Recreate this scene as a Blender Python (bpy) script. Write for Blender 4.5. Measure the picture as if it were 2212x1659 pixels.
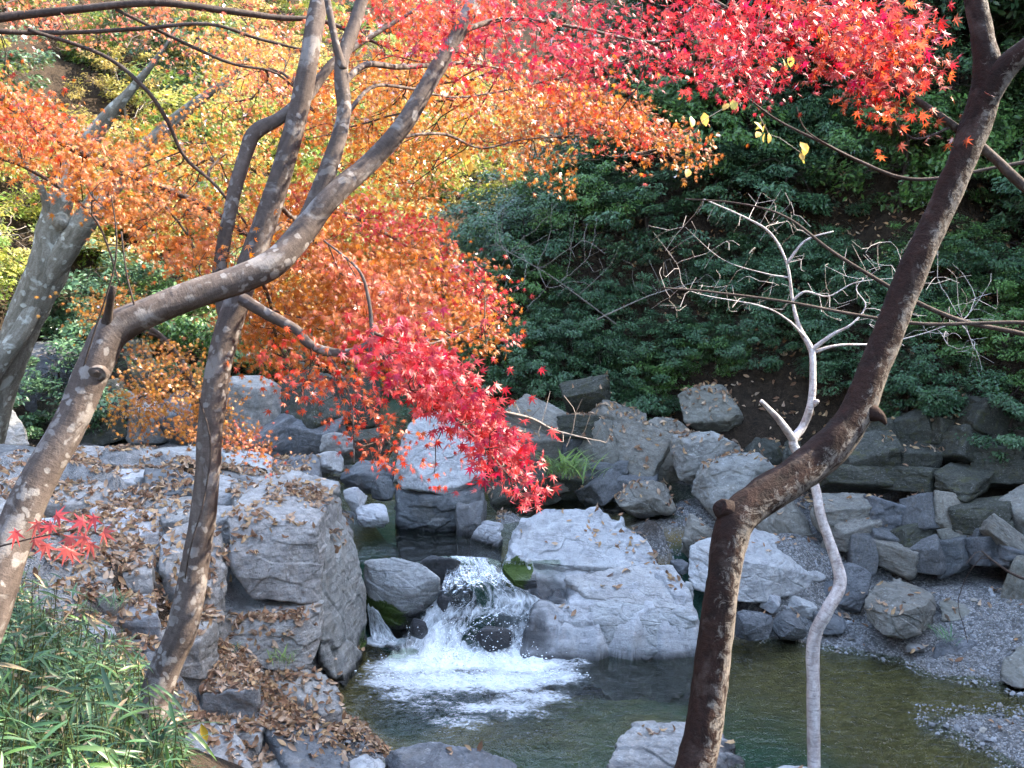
import bpy, bmesh, math
import numpy as np
from mathutils import Vector
for o in list(bpy.data.objects): bpy.data.objects.remove(o, do_unlink=True)
SC = bpy.context.scene
COL = SC.collection
R = math.radians
# ------------------------------------------------------------------ camera, sky, sun, exposure
CAMZ, PITCH, FPX = 5.5, R(10), 2372.0          # focal length in units of a 2212 px wide frame
cam = bpy.data.cameras.new('camera'); camo = bpy.data.objects.new('camera', cam); COL.objects.link(camo)
camo.location = (0, 0, CAMZ); camo.rotation_euler = (R(90) - PITCH, 0, 0)
cam.sensor_width = 36; cam.lens = 36 * FPX / 2212; cam.clip_start = 0.05; cam.clip_end = 2000
SC.camera = camo
SUN_EL, SUN_AZ = R(40), R(72)                   # azimuth from +Y towards +X
w = bpy.data.worlds.new('World'); SC.world = w; w.use_nodes = True
wn = w.node_tree; bg = wn.nodes['Background']
sky = wn.nodes.new('ShaderNodeTexSky'); sky.sky_type = 'NISHITA'; sky.sun_disc = False
sky.sun_elevation = SUN_EL; sky.sun_rotation = SUN_AZ
wn.links.new(sky.outputs[0], bg.inputs[0]); bg.inputs[1].default_value = 0.15
sl = bpy.data.lights.new('sun', 'SUN'); sl.energy = 2.2; sl.angle = R(0.6); sl.color = (1, .94, .84)
so = bpy.data.objects.new('sun', sl); COL.objects.link(so)
SD = Vector((math.cos(SUN_EL) * math.sin(SUN_AZ), math.cos(SUN_EL) * math.cos(SUN_AZ), math.sin(SUN_EL)))
so.rotation_euler = SD.to_track_quat('Z', 'Y').to_euler(); so.location = (20, 5, 30)
SC.view_settings.view_transform = 'Standard'; SC.view_settings.look = 'None'
SC.view_settings.use_white_balance = True; SC.view_settings.white_balance_temperature = 7450; SC.view_settings.gamma = 1; SC.view_settings.use_curve_mapping = False
SC.view_settings.exposure = 3.35
SC.render.engine = 'CYCLES'
SC.cycles.max_bounces = 6; SC.cycles.transparent_max_bounces = 10
SC.cycles.diffuse_bounces = 3; SC.cycles.glossy_bounces = 2; SC.cycles.transmission_bounces = 4
SC.cycles.caustics_reflective = False; SC.cycles.caustics_refractive = False
SC.cycles.sample_clamp_indirect = 6; SC.cycles.use_adaptive_sampling = True; SC.cycles.adaptive_threshold = .03
rng = np.random.default_rng(11)
# ------------------------------------------------------------------ where a ray meets a depth or a height
CP, SP = math.cos(PITCH), math.sin(PITCH)
def ray(X, Y):
    a = (X - 1106) / FPX; b = -(Y - 829.5) / FPX
    return np.array([a, CP + b * SP, -SP + b * CP])
def D(X, Y, y):
    d = ray(X, Y); return np.array([0, 0, CAMZ]) + d * (y / d[1])
def G(X, Y, z):
    d = ray(X, Y); return np.array([0, 0, CAMZ]) + d * ((z - CAMZ) / d[2])
def proj(P):
    P = np.asarray(P, float); q = P - np.array([0, 0, CAMZ])
    f = q[..., 1] * CP - q[..., 2] * SP; u = q[..., 1] * SP + q[..., 2] * CP
    return 1106 + q[..., 0] / f * FPX, 829.5 - u / f * FPX, f
# ------------------------------------------------------------------ noise
_r = np.random.default_rng(5)
PERM = np.tile(_r.permutation(256), 3); GRAD = _r.normal(size=(256, 3)); GRAD /= np.linalg.norm(GRAD, axis=1)[:, None]
RND = _r.random((256, 4))
def _hash(i): return PERM[PERM[PERM[i[..., 0] & 255] + (i[..., 1] & 255)] + (i[..., 2] & 255)]
def pn(p):
    p = np.asarray(p, float); i = np.floor(p).astype(int); f = p - i; u = f * f * f * (f * (f * 6 - 15) + 10)
    out = 0
    for dx in (0, 1):
        for dy in (0, 1):
            for dz in (0, 1):
                o = np.array([dx, dy, dz]); g = GRAD[_hash(i + o)]
                wgt = np.prod(np.where(o == 1, u, 1 - u), axis=-1)
                out = out + wgt * np.sum(g * (f - o), axis=-1)
    return out * 1.6
def fbm(p, n=4, g=.5):
    p = np.asarray(p, float); s = 0; a = 1
    for k in range(n): s = s + a * pn(p * 2 ** k + 17.3 * k); a *= g
    return s
def voro(p):
    p = np.asarray(p, float); i = np.floor(p).astype(int)
    f1 = np.full(len(p), 9.); f2 = f1.copy(); cid = np.zeros(len(p), int)
    for dx in (-1, 0, 1):
        for dy in (-1, 0, 1):
            for dz in (-1, 0, 1):
                c = i + np.array([dx, dy, dz]); h = _hash(c); q = c + RND[h, :3]
                d = np.sqrt(((p - q) ** 2).sum(-1)); nb = d < f1
                f2 = np.where(nb, f1, np.minimum(f2, d)); cid = np.where(nb, h, cid); f1 = np.where(nb, d, f1)
    return f1, f2, cid
def sstep(a, b, x): t = np.clip((x - a) / (b - a), 0, 1); return t * t * (3 - 2 * t)
def unit(v): v = np.asarray(v, float); return v / (np.linalg.norm(v, axis=-1, keepdims=True) + 1e-9)
# ------------------------------------------------------------------ mesh and object helpers
def mesh(name, V, F, mat=None, col=None, smooth=True, attrs=None):
    V = np.asarray(V, np.float32); F = np.asarray(F, np.int32); me = bpy.data.meshes.new(name)
    me.vertices.add(len(V)); me.vertices.foreach_set('co', V.ravel())
    me.loops.add(F.size); me.loops.foreach_set('vertex_index', F.ravel())
    me.polygons.add(len(F)); k = F.shape[1]
    me.polygons.foreach_set('loop_start', np.arange(0, F.size, k, dtype=np.int32))
    me.polygons.foreach_set('loop_total', np.full(len(F), k, np.int32))
    me.polygons.foreach_set('use_smooth', np.full(len(F), smooth))
    me.update(calc_edges=True)
    if col is not None:
        a = me.color_attributes.new('Col', 'FLOAT_COLOR', 'POINT')
        c = np.ones((len(V), 4), np.float32); c[:, :3] = col; a.data.foreach_set('color', c.ravel())
    for nm, v in (attrs or {}).items():
        v = np.asarray(v, np.float32)
        if v.ndim == 2: a = me.attributes.new(nm, 'FLOAT_VECTOR', 'POINT'); a.data.foreach_set('vector', v.ravel())
        else: a = me.attributes.new(nm, 'FLOAT', 'POINT'); a.data.foreach_set('value', v)
    if mat: me.materials.append(mat)
    return me
def obj(name, me, parent=None, loc=None, rot=None, scale=None):
    o = bpy.data.objects.new(name, me); COL.objects.link(o)
    if loc is not None: o.location = loc
    if rot is not None: o.rotation_euler = rot
    if scale is not None: o.scale = scale
    if parent is not None: o.parent = parent
    return o
def tag(o, label=None, cat=None, group=None, kind=None):
    if label: o['label'] = label
    if cat: o['category'] = cat
    if group: o['group'] = group
    if kind: o['kind'] = kind
    return o
def empty(name, loc): 
    o = bpy.data.objects.new(name, None); COL.objects.link(o); o.location = loc; o.empty_display_size = .1; return o
def copy_tree(o, parent=None):
    c = o.copy(); COL.objects.link(c); c.parent = parent
    for ch in o.children: copy_tree(ch, c)
    return c
class Bag:                                       # collects pieces of one mesh
    def __init__(s): s.V = []; s.F = []; s.C = []; s.A = []; s.n = 0
    def add(s, V, F, C=None, A=None):
        s.V.append(V); s.F.append(np.asarray(F) + s.n); s.n += len(V)
        if C is not None: s.C.append(np.broadcast_to(C, (len(V), 3)))
        if A is not None: s.A.append(A)
    def mesh(s, name, mat, smooth=True):
        return mesh(name, np.concatenate(s.V), np.concatenate(s.F), mat, np.concatenate(s.C) if s.C else None, smooth,
                    {'bark': np.concatenate(s.A)} if s.A else None)
# ------------------------------------------------------------------ node helpers
def newmat(name):
    m = bpy.data.materials.new(name); m.use_nodes = True; nt = m.node_tree; nt.nodes.clear()
    out = nt.nodes.new('ShaderNodeOutputMaterial'); return m, nt, out
def nd(nt, typ, props=None, **kw):
    n = nt.nodes.new('ShaderNode' + typ)
    for k, v in (props or {}).items(): setattr(n, k, v)
    for k, v in kw.items():
        key = int(k[1:]) if k[0] == 'i' and k[1:].isdigit() else k.replace('_', ' ')
        s = n.inputs[key]
        if isinstance(v, bpy.types.NodeSocket): nt.links.new(v, s)
        else: s.default_value = v
    return n
def c4(c): return (c[0], c[1], c[2], 1)
def noise(nt, vec, sc, det=4, rough=.55, dist=0): return nd(nt, 'TexNoise', Vector=vec, Scale=sc, Detail=det, Roughness=rough, Distortion=dist).outputs[0]
def ramp(nt, fac, stops, interp='LINEAR'):
    n = nd(nt, 'ValToRGB', Fac=fac); cr = n.color_ramp; cr.interpolation = interp
    while len(cr.elements) < len(stops): cr.elements.new(.5)
    for e, (p, c) in zip(cr.elements, stops): e.position = p; e.color = c4(c) if not np.isscalar(c) else (c, c, c, 1)
    return n.outputs[0]
def mixc(nt, f, a, b, bt='MIX'):
    n = nt.nodes.new('ShaderNodeMix'); n.data_type = 'RGBA'; n.blend_type = bt
    for s, v in ((n.inputs[0], f), (n.inputs[6], a), (n.inputs[7], b)):
        if isinstance(v, bpy.types.NodeSocket): nt.links.new(v, s)
        else: s.default_value = c4(v) if not np.isscalar(v) else v
    return n.outputs[2]
def mth(nt, op, a, b=0.5):
    n = nt.nodes.new('ShaderNodeMath'); n.operation = op
    for s, v in zip(n.inputs, (a, b)):
        if isinstance(v, bpy.types.NodeSocket): nt.links.new(v, s)
        else: s.default_value = v
    return n.outputs[0]
def attr(nt, name, out='Fac'): return nd(nt, 'Attribute', {'attribute_name': name}).outputs[out]
def ocoord(nt): return nd(nt, 'TexCoord').outputs['Object']
def scaled(nt, vec, s): return nd(nt, 'Mapping', Vector=vec, Scale=s).outputs[0]
# ------------------------------------------------------------------ materials
def rock_mat(name, dark, mid, light, lichen=.5, warm=(.30, .24, .17), warmth=.35, sc=1.0, strata=(.4, .2, 1)):
    m, nt, out = newmat(name); v = ocoord(nt)
    a = noise(nt, v, 1.3 * sc, 5, .6, .6); b = noise(nt, v, 7 * sc, 6, .65, .3); g = noise(nt, v, 55 * sc, 3, .6)
    base = ramp(nt, b, [(.28, dark), (.5, mid), (.74, light)])
    base = mixc(nt, ramp(nt, a, [(.35, 0), (.7, 1)]), mixc(nt, .45, base, dark), base)
    wz = noise(nt, v, 2.6 * sc, 3, .5, 1)
    base = mixc(nt, mth(nt, 'MULTIPLY', ramp(nt, wz, [(.52, 0), (.72, 1)]), warmth), base, warm)
    oi = nd(nt, 'ObjectInfo').outputs['Random']
    base = mixc(nt, 1., base, ramp(nt, oi, [(0, (.80, .80, .80)), (.3, (1., .97, .91)), (.55, (1.04, 1.04, 1.05)), (.8, (.88, .90, .86)), (1, (1.08, 1.05, 1.0))]), 'MULTIPLY')
    # thin pale veins and dark seams running with the bedding
    vv = scaled(nt, v, (strata[0] * 3, strata[1] * 3, strata[2] * 9))
    s = noise(nt, vv, 1.6 * sc, 6, .7, .8)
    base = mixc(nt, ramp(nt, s, [(.60, 0), (.66, .55), (.69, 0)]), base, light)
    base = mixc(nt, ramp(nt, s, [(.36, 0), (.40, .6), (.44, 0)]), base, [c * .5 for c in dark])
    # lichen flecks
    l1 = noise(nt, v, 17 * sc, 4, .7); l2 = noise(nt, v, 3.1 * sc, 2)
    lm = mth(nt, 'MULTIPLY', ramp(nt, l1, [(.58, 0), (.66, 1)]), ramp(nt, l2, [(.38, 0), (.62, 1)]))
    base = mixc(nt, mth(nt, 'MULTIPLY', lm, lichen), base, (.56, .57, .55))
    d1 = noise(nt, v, 26 * sc, 3, .7)
    base = mixc(nt, mth(nt, 'MULTIPLY', ramp(nt, d1, [(.6, 0), (.68, 1)]), .45), base, [c * .55 for c in dark])
    base = mixc(nt, ramp(nt, g, [(.3, .35), (.7, 0)]), base, [c * .6 for c in dark])
    # wetness and moss come from where the water and the damp are
    wet = attr(nt, 'wet'); moss = attr(nt, 'moss')
    wetm = mth(nt, 'MULTIPLY', wet, 1)
    base = mixc(nt, wetm, base, mixc(nt, .86, base, (.018, .018, .02)))
    mm = ramp(nt, mth(nt, 'ADD', moss, mth(nt, 'MULTIPLY', mth(nt, 'SUBTRACT', b, .5), 1.3)), [(.42, 0), (.56, 1)])
    base = mixc(nt, mm, base, mixc(nt, g, (.025, .045, .008), (.07, .11, .02)))
    ro = mth(nt, 'SUBTRACT', .82, mth(nt, 'MULTIPLY', wet, .5))
    h = mth(nt, 'ADD', mth(nt, 'MULTIPLY', b, .6), mth(nt, 'ADD', mth(nt, 'MULTIPLY', g, .22), mth(nt, 'MULTIPLY', s, .3)))
    bp = nd(nt, 'Bump', Strength=.7, Distance=.05, Height=h)
    p = nd(nt, 'BsdfPrincipled', Base_Color=base, Roughness=ro, Normal=bp.outputs[0])
    p.inputs['Specular IOR Level'].default_value = .35
    nt.links.new(p.outputs[0], out.inputs[0]); return m
M = {}
M['rock_blue'] = rock_mat('rock_blue', (.28, .285, .295), (.48, .488, .50), (.66, .668, .68), .35, warmth=.2)
M['rock_grey'] = rock_mat('rock_grey', (.20, .195, .19), (.37, .365, .355), (.54, .535, .52), .8, warmth=.3)
M['rock_slate'] = rock_mat('rock_slate', (.085, .09, .098), (.165, .173, .185), (.29, .30, .315), .4, warmth=.2)
M['rock_warm'] = rock_mat('rock_warm', (.14, .133, .115), (.28, .265, .235), (.43, .415, .375), .55, warmth=.5)
M['rock_moss'] = rock_mat('rock_moss', (.032, .035, .028), (.09, .09, .075), (.18, .18, .155), .5, (.10, .10, .035), .8)  # mossy rock, its colour also lowered to carry shade from overhanging trees
def bark_mat(name, dark, mid, pale, patch, patch_amt, rough_bump=.5, blot=9., stretch=.25, spots=1., side=None, ring=.4):
    m, nt, out = newmat(name); v = attr(nt, 'bark', 'Vector')
    vs = scaled(nt, v, (1, 1, stretch)); vl = scaled(nt, v, (1, 1, 5))
    a = noise(nt, vs, 14, 5, .65, .4); b = noise(nt, v, 45, 4, .7); ln = noise(nt, vl, 22, 4, .7, .3)
    base = ramp(nt, a, [(.3, dark), (.52, mid), (.75, pale)])
    base = mixc(nt, ramp(nt, ln, [(.36, ring), (.46, 0)]), base, [c * .55 for c in dark])
    base = mixc(nt, ramp(nt, b, [(.35, .5), (.6, 0)]), base, dark)
    dv = nd(nt, 'VectorMath', {'operation': 'ADD'}, i0=v)
    nz = nd(nt, 'TexNoise', Vector=v, Scale=16.0, Detail=3.0)
    sc_ = nd(nt, 'VectorMath', {'operation': 'SCALE'}, i0=nz.outputs['Color'], Scale=.085); nt.links.new(sc_.outputs[0], dv.inputs[1])
    vo = nd(nt, 'TexVoronoi', Vector=dv.outputs[0], Scale=blot * 2.2).outputs['Distance']
    zone = noise(nt, v, 4.5, 3)
    spot = mth(nt, 'MULTIPLY', ramp(nt, vo, [(.27, 1), (.36, 0)]), ramp(nt, zone, [(.40, 0), (.54, 1)]))
    big = ramp(nt, noise(nt, v, blot * .9, 4, .6, .5), [(.56, 0), (.63, 1)])
    if side:                                    # light on the right flank painted in as pale, peeling grey
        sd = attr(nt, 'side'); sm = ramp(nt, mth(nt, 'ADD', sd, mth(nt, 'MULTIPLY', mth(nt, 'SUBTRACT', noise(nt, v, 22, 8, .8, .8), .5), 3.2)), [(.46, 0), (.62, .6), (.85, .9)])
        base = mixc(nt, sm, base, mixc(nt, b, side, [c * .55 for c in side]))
    base = mixc(nt, mth(nt, 'MULTIPLY', mth(nt, 'MAXIMUM', mth(nt, 'MULTIPLY', spot, spots), mth(nt, 'MULTIPLY', big, .8)), patch_amt), base, mixc(nt, mth(nt, 'MULTIPLY', b, .6), patch, pale))
    h = mth(nt, 'ADD', mth(nt, 'MULTIPLY', a, .6), mth(nt, 'ADD', mth(nt, 'MULTIPLY', b, .3), mth(nt, 'MULTIPLY', ln, ring * 1.2)))
    bp = nd(nt, 'Bump', Strength=rough_bump, Distance=.02, Height=h)
    p = nd(nt, 'BsdfPrincipled', Base_Color=base, Roughness=.85, Normal=bp.outputs[0]); p.inputs['Specular IOR Level'].default_value = .25
    nt.links.new(p.outputs[0], out.inputs[0]); return m
M['bark_maple'] = bark_mat('bark_maple', (.05, .038, .034), (.115, .088, .078), (.18, .15, .135), (.36, .34, .33), .7, ring=.16)
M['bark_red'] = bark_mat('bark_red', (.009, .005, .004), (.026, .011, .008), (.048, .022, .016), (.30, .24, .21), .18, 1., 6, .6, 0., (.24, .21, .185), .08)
M['bark_knob'] = bark_mat('bark_knob', (.009, .005, .004), (.026, .011, .008), (.048, .022, .016), (.1, .06, .05), .1, 1., 6, .6, 0., None, .08)
M['bark_pale'] = bark_mat('bark_pale', (.26, .21, .20), (.60, .56, .55), (.78, .76, .75), (.82, .81, .81), .5, .6, 9., .5, .5, None, .55)
M['bark_old'] = bark_mat('bark_old', (.10, .092, .07), (.24, .22, .18), (.36, .34, .29), (.52, .54, .49), .9, 1, 3.5)
M['twig'] = bark_mat('twig', (.035, .025, .022), (.075, .055, .048), (.13, .10, .09), (.2, .17, .15), .3)
M['twig_grey'] = bark_mat('twig_grey', (.18, .15, .13), (.30, .26, .23), (.42, .38, .35), (.5, .47, .45), .4)
def leaf_mat(name, transl=.45, gloss=.08, rough=.35, vary=.15):
    m, nt, out = newmat(name); c = attr(nt, 'Col', 'Color'); v = ocoord(nt)
    n1 = noise(nt, v, 40, 2); c2 = mixc(nt, mth(nt, 'MULTIPLY', n1, vary), c, mixc(nt, 1., c, (.35, .25, .2), 'MULTIPLY'))
    df = nd(nt, 'BsdfDiffuse', Color=c2); tr = nd(nt, 'BsdfTranslucent', Color=c2); gl = nd(nt, 'BsdfGlossy', Color=(1, 1, 1, 1), Roughness=rough)
    m1 = nd(nt, 'MixShader', i0=transl, i1=df.outputs[0], i2=tr.outputs[0])
    fr = nd(nt, 'Fresnel', IOR=1.4)
    m2 = nd(nt, 'MixShader', i0=mth(nt, 'MULTIPLY', mth(nt, 'ADD', fr.outputs[0], .02), gloss * 8), i1=m1.outputs[0], i2=gl.outputs[0])
    nt.links.new(m2.outputs[0], out.inputs[0]); return m
M['maple_leaf'] = leaf_mat('maple_leaf', .58, .055, .40)
M['evergreen_leaf'] = leaf_mat('evergreen_leaf', .22, .085, .34)
M['dry_leaf'] = leaf_mat('dry_leaf', .15, .03, .6, .4)
M['grass_leaf'] = leaf_mat('grass_leaf', .3, .08, .4)
# ground: gravel and pebbles by the stream, brown litter on the slopes
def ground_mat():
    m, nt, out = newmat('ground'); v = nd(nt, 'NewGeometry').outputs['Position']
    vo = nd(nt, 'TexVoronoi', Vector=v, Scale=34.0); peb = ramp(nt, nd(nt, 'SeparateColor', i0=vo.outputs['Color']).outputs[0], [(0, (.10, .10, .10)), (.5, (.22, .22, .22)), (1, (.38, .37, .36))])
    ve = nd(nt, 'TexVoronoi', {'feature': 'DISTANCE_TO_EDGE'}, Vector=v, Scale=34.0).outputs['Distance']
    peb = mixc(nt, ramp(nt, ve, [(0, .8), (.12, 0)]), peb, (.07, .065, .06))
    n1 = noise(nt, v, 9, 6, .7, .5); n2 = noise(nt, v, 34, 4, .7)
    lit = ramp(nt, n1, [(.3, (.012, .009, .007)), (.5, (.032, .022, .015)), (.72, (.065, .045, .03))])
    lit = mixc(nt, ramp(nt, n2, [(.50, 0), (.68, .5)]), lit, (.10, .065, .04))
    rk = ramp(nt, noise(nt, v, 5, 7, .7, .4), [(.3, (.14, .14, .14)), (.5, (.27, .27, .265)), (.72, (.42, .42, .41))])
    base = mixc(nt, attr(nt, 'stone'), mixc(nt, attr(nt, 'gravel'), lit, peb), rk)
    bed = mixc(nt, ramp(nt, n1, [(.35, 0), (.65, 1)]), (.125, .095, .045), (.25, .185, .085))
    base = mixc(nt, attr(nt, 'bed'), base, bed)
    base = mixc(nt, attr(nt, 'deep'), base, (.035, .10, .072))
    h = mth(nt, 'ADD', mth(nt, 'MULTIPLY', ve, .8), mth(nt, 'ADD', n1, mth(nt, 'MULTIPLY', n2, .4)))
    bp = nd(nt, 'Bump', Strength=.8, Distance=.05, Height=h)
    p = nd(nt, 'BsdfPrincipled', Base_Color=base, Roughness=.9, Normal=bp.outputs[0]); p.inputs['Specular IOR Level'].default_value = .2
    nt.links.new(p.outputs[0], out.inputs[0]); return m
M['ground'] = ground_mat()
def water_mat(name, tint, rip=9., strength=.35, st=((.38, 0), (.60, .5), (1.0, 1)), kk=.55):
    m, nt, out = newmat(name); v = nd(nt, 'NewGeometry').outputs['Position']
    vx = scaled(nt, v, (1, 1.9, 1))
    h = mth(nt, 'ADD', noise(nt, vx, rip, 3, .55, .8), mth(nt, 'MULTIPLY', noise(nt, vx, rip * .33, 2, .5, .5), 1.2))
    bp = nd(nt, 'Bump', Strength=strength, Distance=.06, Height=h)
    tr = nd(nt, 'BsdfTransparent', Color=c4(tint)); gl = nd(nt, 'BsdfGlossy', Roughness=.06, Normal=bp.outputs[0], Color=(1, 1, 1, 1))
    fr = nd(nt, 'Fresnel', IOR=1.36, Normal=bp.outputs[0])
    wa = nd(nt, 'MixShader', i0=fr.outputs[0], i1=tr.outputs[0], i2=gl.outputs[0])
    f = attr(nt, 'foam'); fl = attr(nt, 'flow', 'Vector')
    n1 = noise(nt, fl, 7, 6, .72, .9); n2 = noise(nt, fl, 24, 4, .7, .5)
    k = mth(nt, 'ADD', mth(nt, 'MULTIPLY', mth(nt, 'SUBTRACT', n1, .5), 1.9), mth(nt, 'MULTIPLY', mth(nt, 'SUBTRACT', n2, .5), .9))
    msk = ramp(nt, mth(nt, 'ADD', f, mth(nt, 'MULTIPLY', k, kk)), list(st))
    bf = nd(nt, 'Bump', Strength=.5, Distance=.04, Height=mth(nt, 'ADD', n1, mth(nt, 'MULTIPLY', n2, .4)))
    fd = nd(nt, 'BsdfPrincipled', Base_Color=(.86, .90, .92, 1), Roughness=.4, Normal=bf.outputs[0])
    mx = nd(nt, 'MixShader', i0=msk, i1=wa.outputs[0], i2=fd.outputs[0])
    nt.links.new(mx.outputs[0], out.inputs[0]); return m
M['water'] = water_mat('water', (.80, .87, .75), 6., .75)
M['fall'] = water_mat('fall', (.62, .68, .68), 14, .6, ((.22, 0), (.55, .5), (.95, 1)), 1.0)
# ------------------------------------------------------------------ terrain
cps = []
def cp(p, z): cps.append((p[0], p[1], z))
for X, Y, z in [(900,1560,-.45),(1200,1560,-.55),(1400,1490,-.4),(1650,1500,-.55),(1300,1450,-.5),(1000,1430,-.7),(1000,1500,-.35),(1100,1640,-.6),(820,1480,-.5),
                (1700,1640,-.8),(1850,1640,-.5),(1900,1440,-.22),(2050,1490,-.16),(1950,1545,-.12),(1850,1520,-.35),(2100,1640,-.15),(2212,1510,-.1),(1600,1420,-.35),(1500,1400,-.5),
                (2110,1572,.05),(2212,1590,.10),(2300,1600,.12),(2050,1550,.0),(2020,1450,.02),(1870,1405,.01),(1760,1390,.0),(2212,1480,.03),(1650,1385,-.1)]: cp(G(X, Y, 0), z)
for X, Y, z in [(2100,1400,.16),(2212,1380,.28),(1850,1330,.12),(1800,1290,.3),(2212,1300,.5),(2050,1300,.4),(1450,1215,.62),(1440,1180,.85),(1480,1260,.4),(1060,1118,.88),(1110,1112,.95),(850,1180,.5),(950,1150,.5),(1000,1200,.6),
                (800,1150,.55),(1300,1080,.65),(1400,1100,.7),(1220,1080,.7),(1250,1250,.3),(1300,1350,.0),(1150,1130,.7),(1480,1110,.92),(720,1090,.95),(780,1110,.9),(600,960,1.0),
                (120,945,.75),(250,950,.75),(400,950,.8),(-100,940,.8),(1000,1290,.25),(930,1290,.0),(1080,1290,.35),(1000,1350,-.15),(830,1340,-.2)]: cp(G(X, Y, max(z, 0)), z)
for X, Y, z in [(1700,1180,.9),(1850,1180,.72),(2000,1230,.48),(2200,1250,.48),(2350,1260,.5),(1560,1080,1.05),(1600,1220,.5)]: cp(G(X, Y, z), z)
for X, Y, z in [(300,990,1.65),(600,1060,1.55),(100,990,1.65),(-150,980,1.6),(400,1100,1.72),(250,1160,1.85),(100,1120,1.95),(300,1250,1.8),(500,1000,1.5),(420,1180,1.7),(600,1310,1.0),(520,1330,1.02),(440,1300,1.25),(650,1430,.42),(400,1400,1.1),
                (500,1550,.5),(550,1480,.62),(700,1620,.12),(780,1570,.03),(830,1620,.0),(250,1380,1.55),(350,1500,1.1),(300,1600,.9),(690,1550,.2),(-100,1150,2.1),(620,1600,.3)]: cp(G(X, Y, z), z)
cps += [(0,0,3.7),(0,2.5,3.3),(0,4,2.6),(0,6,1.3),(0,8,.1),(-1.4,3.6,3.2),(-1.4,5,2.6),(-1.2,7,1.3),(-3,4,3.7),(-2.6,6,2.5),(-5,5,4.2),(-4,8,2.6),(1.5,5,1.9),(1.3,7,.5),(1.5,8.4,-.3),(3,8,.1),(3,6,1.0),(4.5,7,.5),
        (2.5,4,2.6),(5,3,3.2),(-5,1,4.6),(0,-6,4.2),(8,-4,4),(-8,-4,5),(-7,9,3.4),(-8,13,2.6),(6.5,9,.5),(7,6,2),(-9,18,1.2),(9,5,3.5)]
cps = np.array(cps)
def _phi(r): return np.sqrt(r * r + .05)
A_ = _phi(np.linalg.norm(cps[:, None, :2] - cps[None, :, :2], axis=-1)); A_ = np.block([[A_ + 1e-3 * np.eye(len(cps)), np.ones((len(cps), 1))], [np.ones((1, len(cps))), np.zeros((1, 1))]])
W_ = np.linalg.solve(A_, np.append(cps[:, 2], 0))
HR = np.array([(6, 60), (1, 34), (-2.2, 22), (-1.6, 18.2), (2.2, 17.2), (4.4, 16.3), (6.6, 14.9), (8.6, 11.5), (10.3, 5.5), (12.5, -6)])
HL = np.array([(-13, 5), (-10.5, 14), (-9, 18.5), (-5.5, 23), (-1, 30), (5, 40)])
def sdist(P, L):                                 # signed distance to a polyline, positive on its left/outer side
    best = np.full(len(P), 1e9); sg = np.zeros(len(P))
    for a, b in zip(L[:-1], L[1:]):
        ab = b - a; t = np.clip(((P - a) @ ab) / (ab @ ab), 0, 1); q = a + t[:, None] * ab; d = np.linalg.norm(P - q, axis=1)
        s = np.sign(ab[0] * (P[:, 1] - a[1]) - ab[1] * (P[:, 0] - a[0])); nb = d < best
        best = np.where(nb, d, best); sg = np.where(nb, s, sg)
    return best * sg
def height(P):
    P = np.asarray(P, float).reshape(-1, 2)
    h = np.full(len(P), 0.)
    for k in range(0, len(P), 20000):
        q = P[k:k + 20000]; h[k:k + 20000] = _phi(np.linalg.norm(q[:, None] - cps[None, :, :2], axis=-1)) @ W_[:-1] + W_[-1]
    h = np.clip(h, -1.2, 6)
    n = np.stack([P[:, 0], P[:, 1], 0 * P[:, 0]], 1)
    nz = fbm(n * .35, 3)
    dr = sdist(P, HR) + nz * .7; dl = sdist(P, HL) + nz * .7
    ridge = 9.5 + sstep(-3, 9, P[:, 0] - .35 * (P[:, 1] - 16)) * 24 + nz * 1.5
    hr = np.where(dr > 0, .95 + np.minimum(dr * 1.15 + .55 * sstep(0, 2, dr), ridge + .12 * np.maximum(dr - 12, 0)), -9)
    hl = np.where(dl > 0, 1.0 + np.minimum(dl * .95, 34 + .1 * dl), -9)
    shade_spur = 11 * sstep(9.5, 14, P[:, 0]) * sstep(12.5, 16.5, P[:, 1]) * (1 - sstep(22, 27, P[:, 1])) * (1 - sstep(22, 28, P[:, 0]))  # unseen hump added to the hill to keep sun off the ledge
    lump = sstep(.6, 2.5, np.maximum(dr, dl)) * (.45 * fbm(n * .7 + 5, 4)) * (1 - sstep(40, 60, np.abs(P[:, 1])))
    h = np.maximum(h, np.maximum(hr + lump + shade_spur * (dr > 0), hl + lump))
    lz = (1 - sstep(-.5, .1, P[:, 0])) * sstep(8.2, 9., P[:, 1]) * (1 - sstep(15, 16, P[:, 1])) * sstep(.2, .5, h)
    f1, f2, cid = voro(np.c_[P * [1.1, 1.5], 0 * P[:, 0]] + .25 * np.stack([pn(n * 1.5), pn(n * 1.5 + 9), 0 * h], 1)); h = h + lz * (.26 * (RND[cid, 3] - .55) - .10 * (1 - sstep(0, .12, f2 - f1)))
    bumps = .10 * fbm(n * 1.3, 3) * sstep(.1, 1.2, h) + .035 * fbm(n * 4, 2)
    return h + bumps
def axis(lo, d0, d1, hi, step, grow):
    a = list(np.arange(d0, d1 + 1e-6, step)); s = step
    x = d1
    while x < hi: s *= grow; x += s; a.append(x)
    s = step; x = d0
    while x > lo: s *= grow; x -= s; a.insert(0, x)
    return np.array(a)
gx = axis(-400, -8, 9, 400, .09, 1.10); gy = axis(-400, 2.5, 19, 500, .09, 1.10)
XX, YY = np.meshgrid(gx, gy); PG = np.stack([XX.ravel(), YY.ravel()], 1); HG = height(PG)
def gridfaces(nx, ny):
    i = np.arange(nx - 1)[None, :] + np.arange(ny - 1)[:, None] * nx
    return np.stack([i, i + 1, i + nx + 1, i + nx], -1).reshape(-1, 4)
slope_in = np.maximum(sdist(PG, HR), sdist(PG, HL))
nz_ = fbm(np.c_[PG * .9, PG[:, 0] * 0], 3)
near = sstep(-.2, .3, -slope_in)
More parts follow.
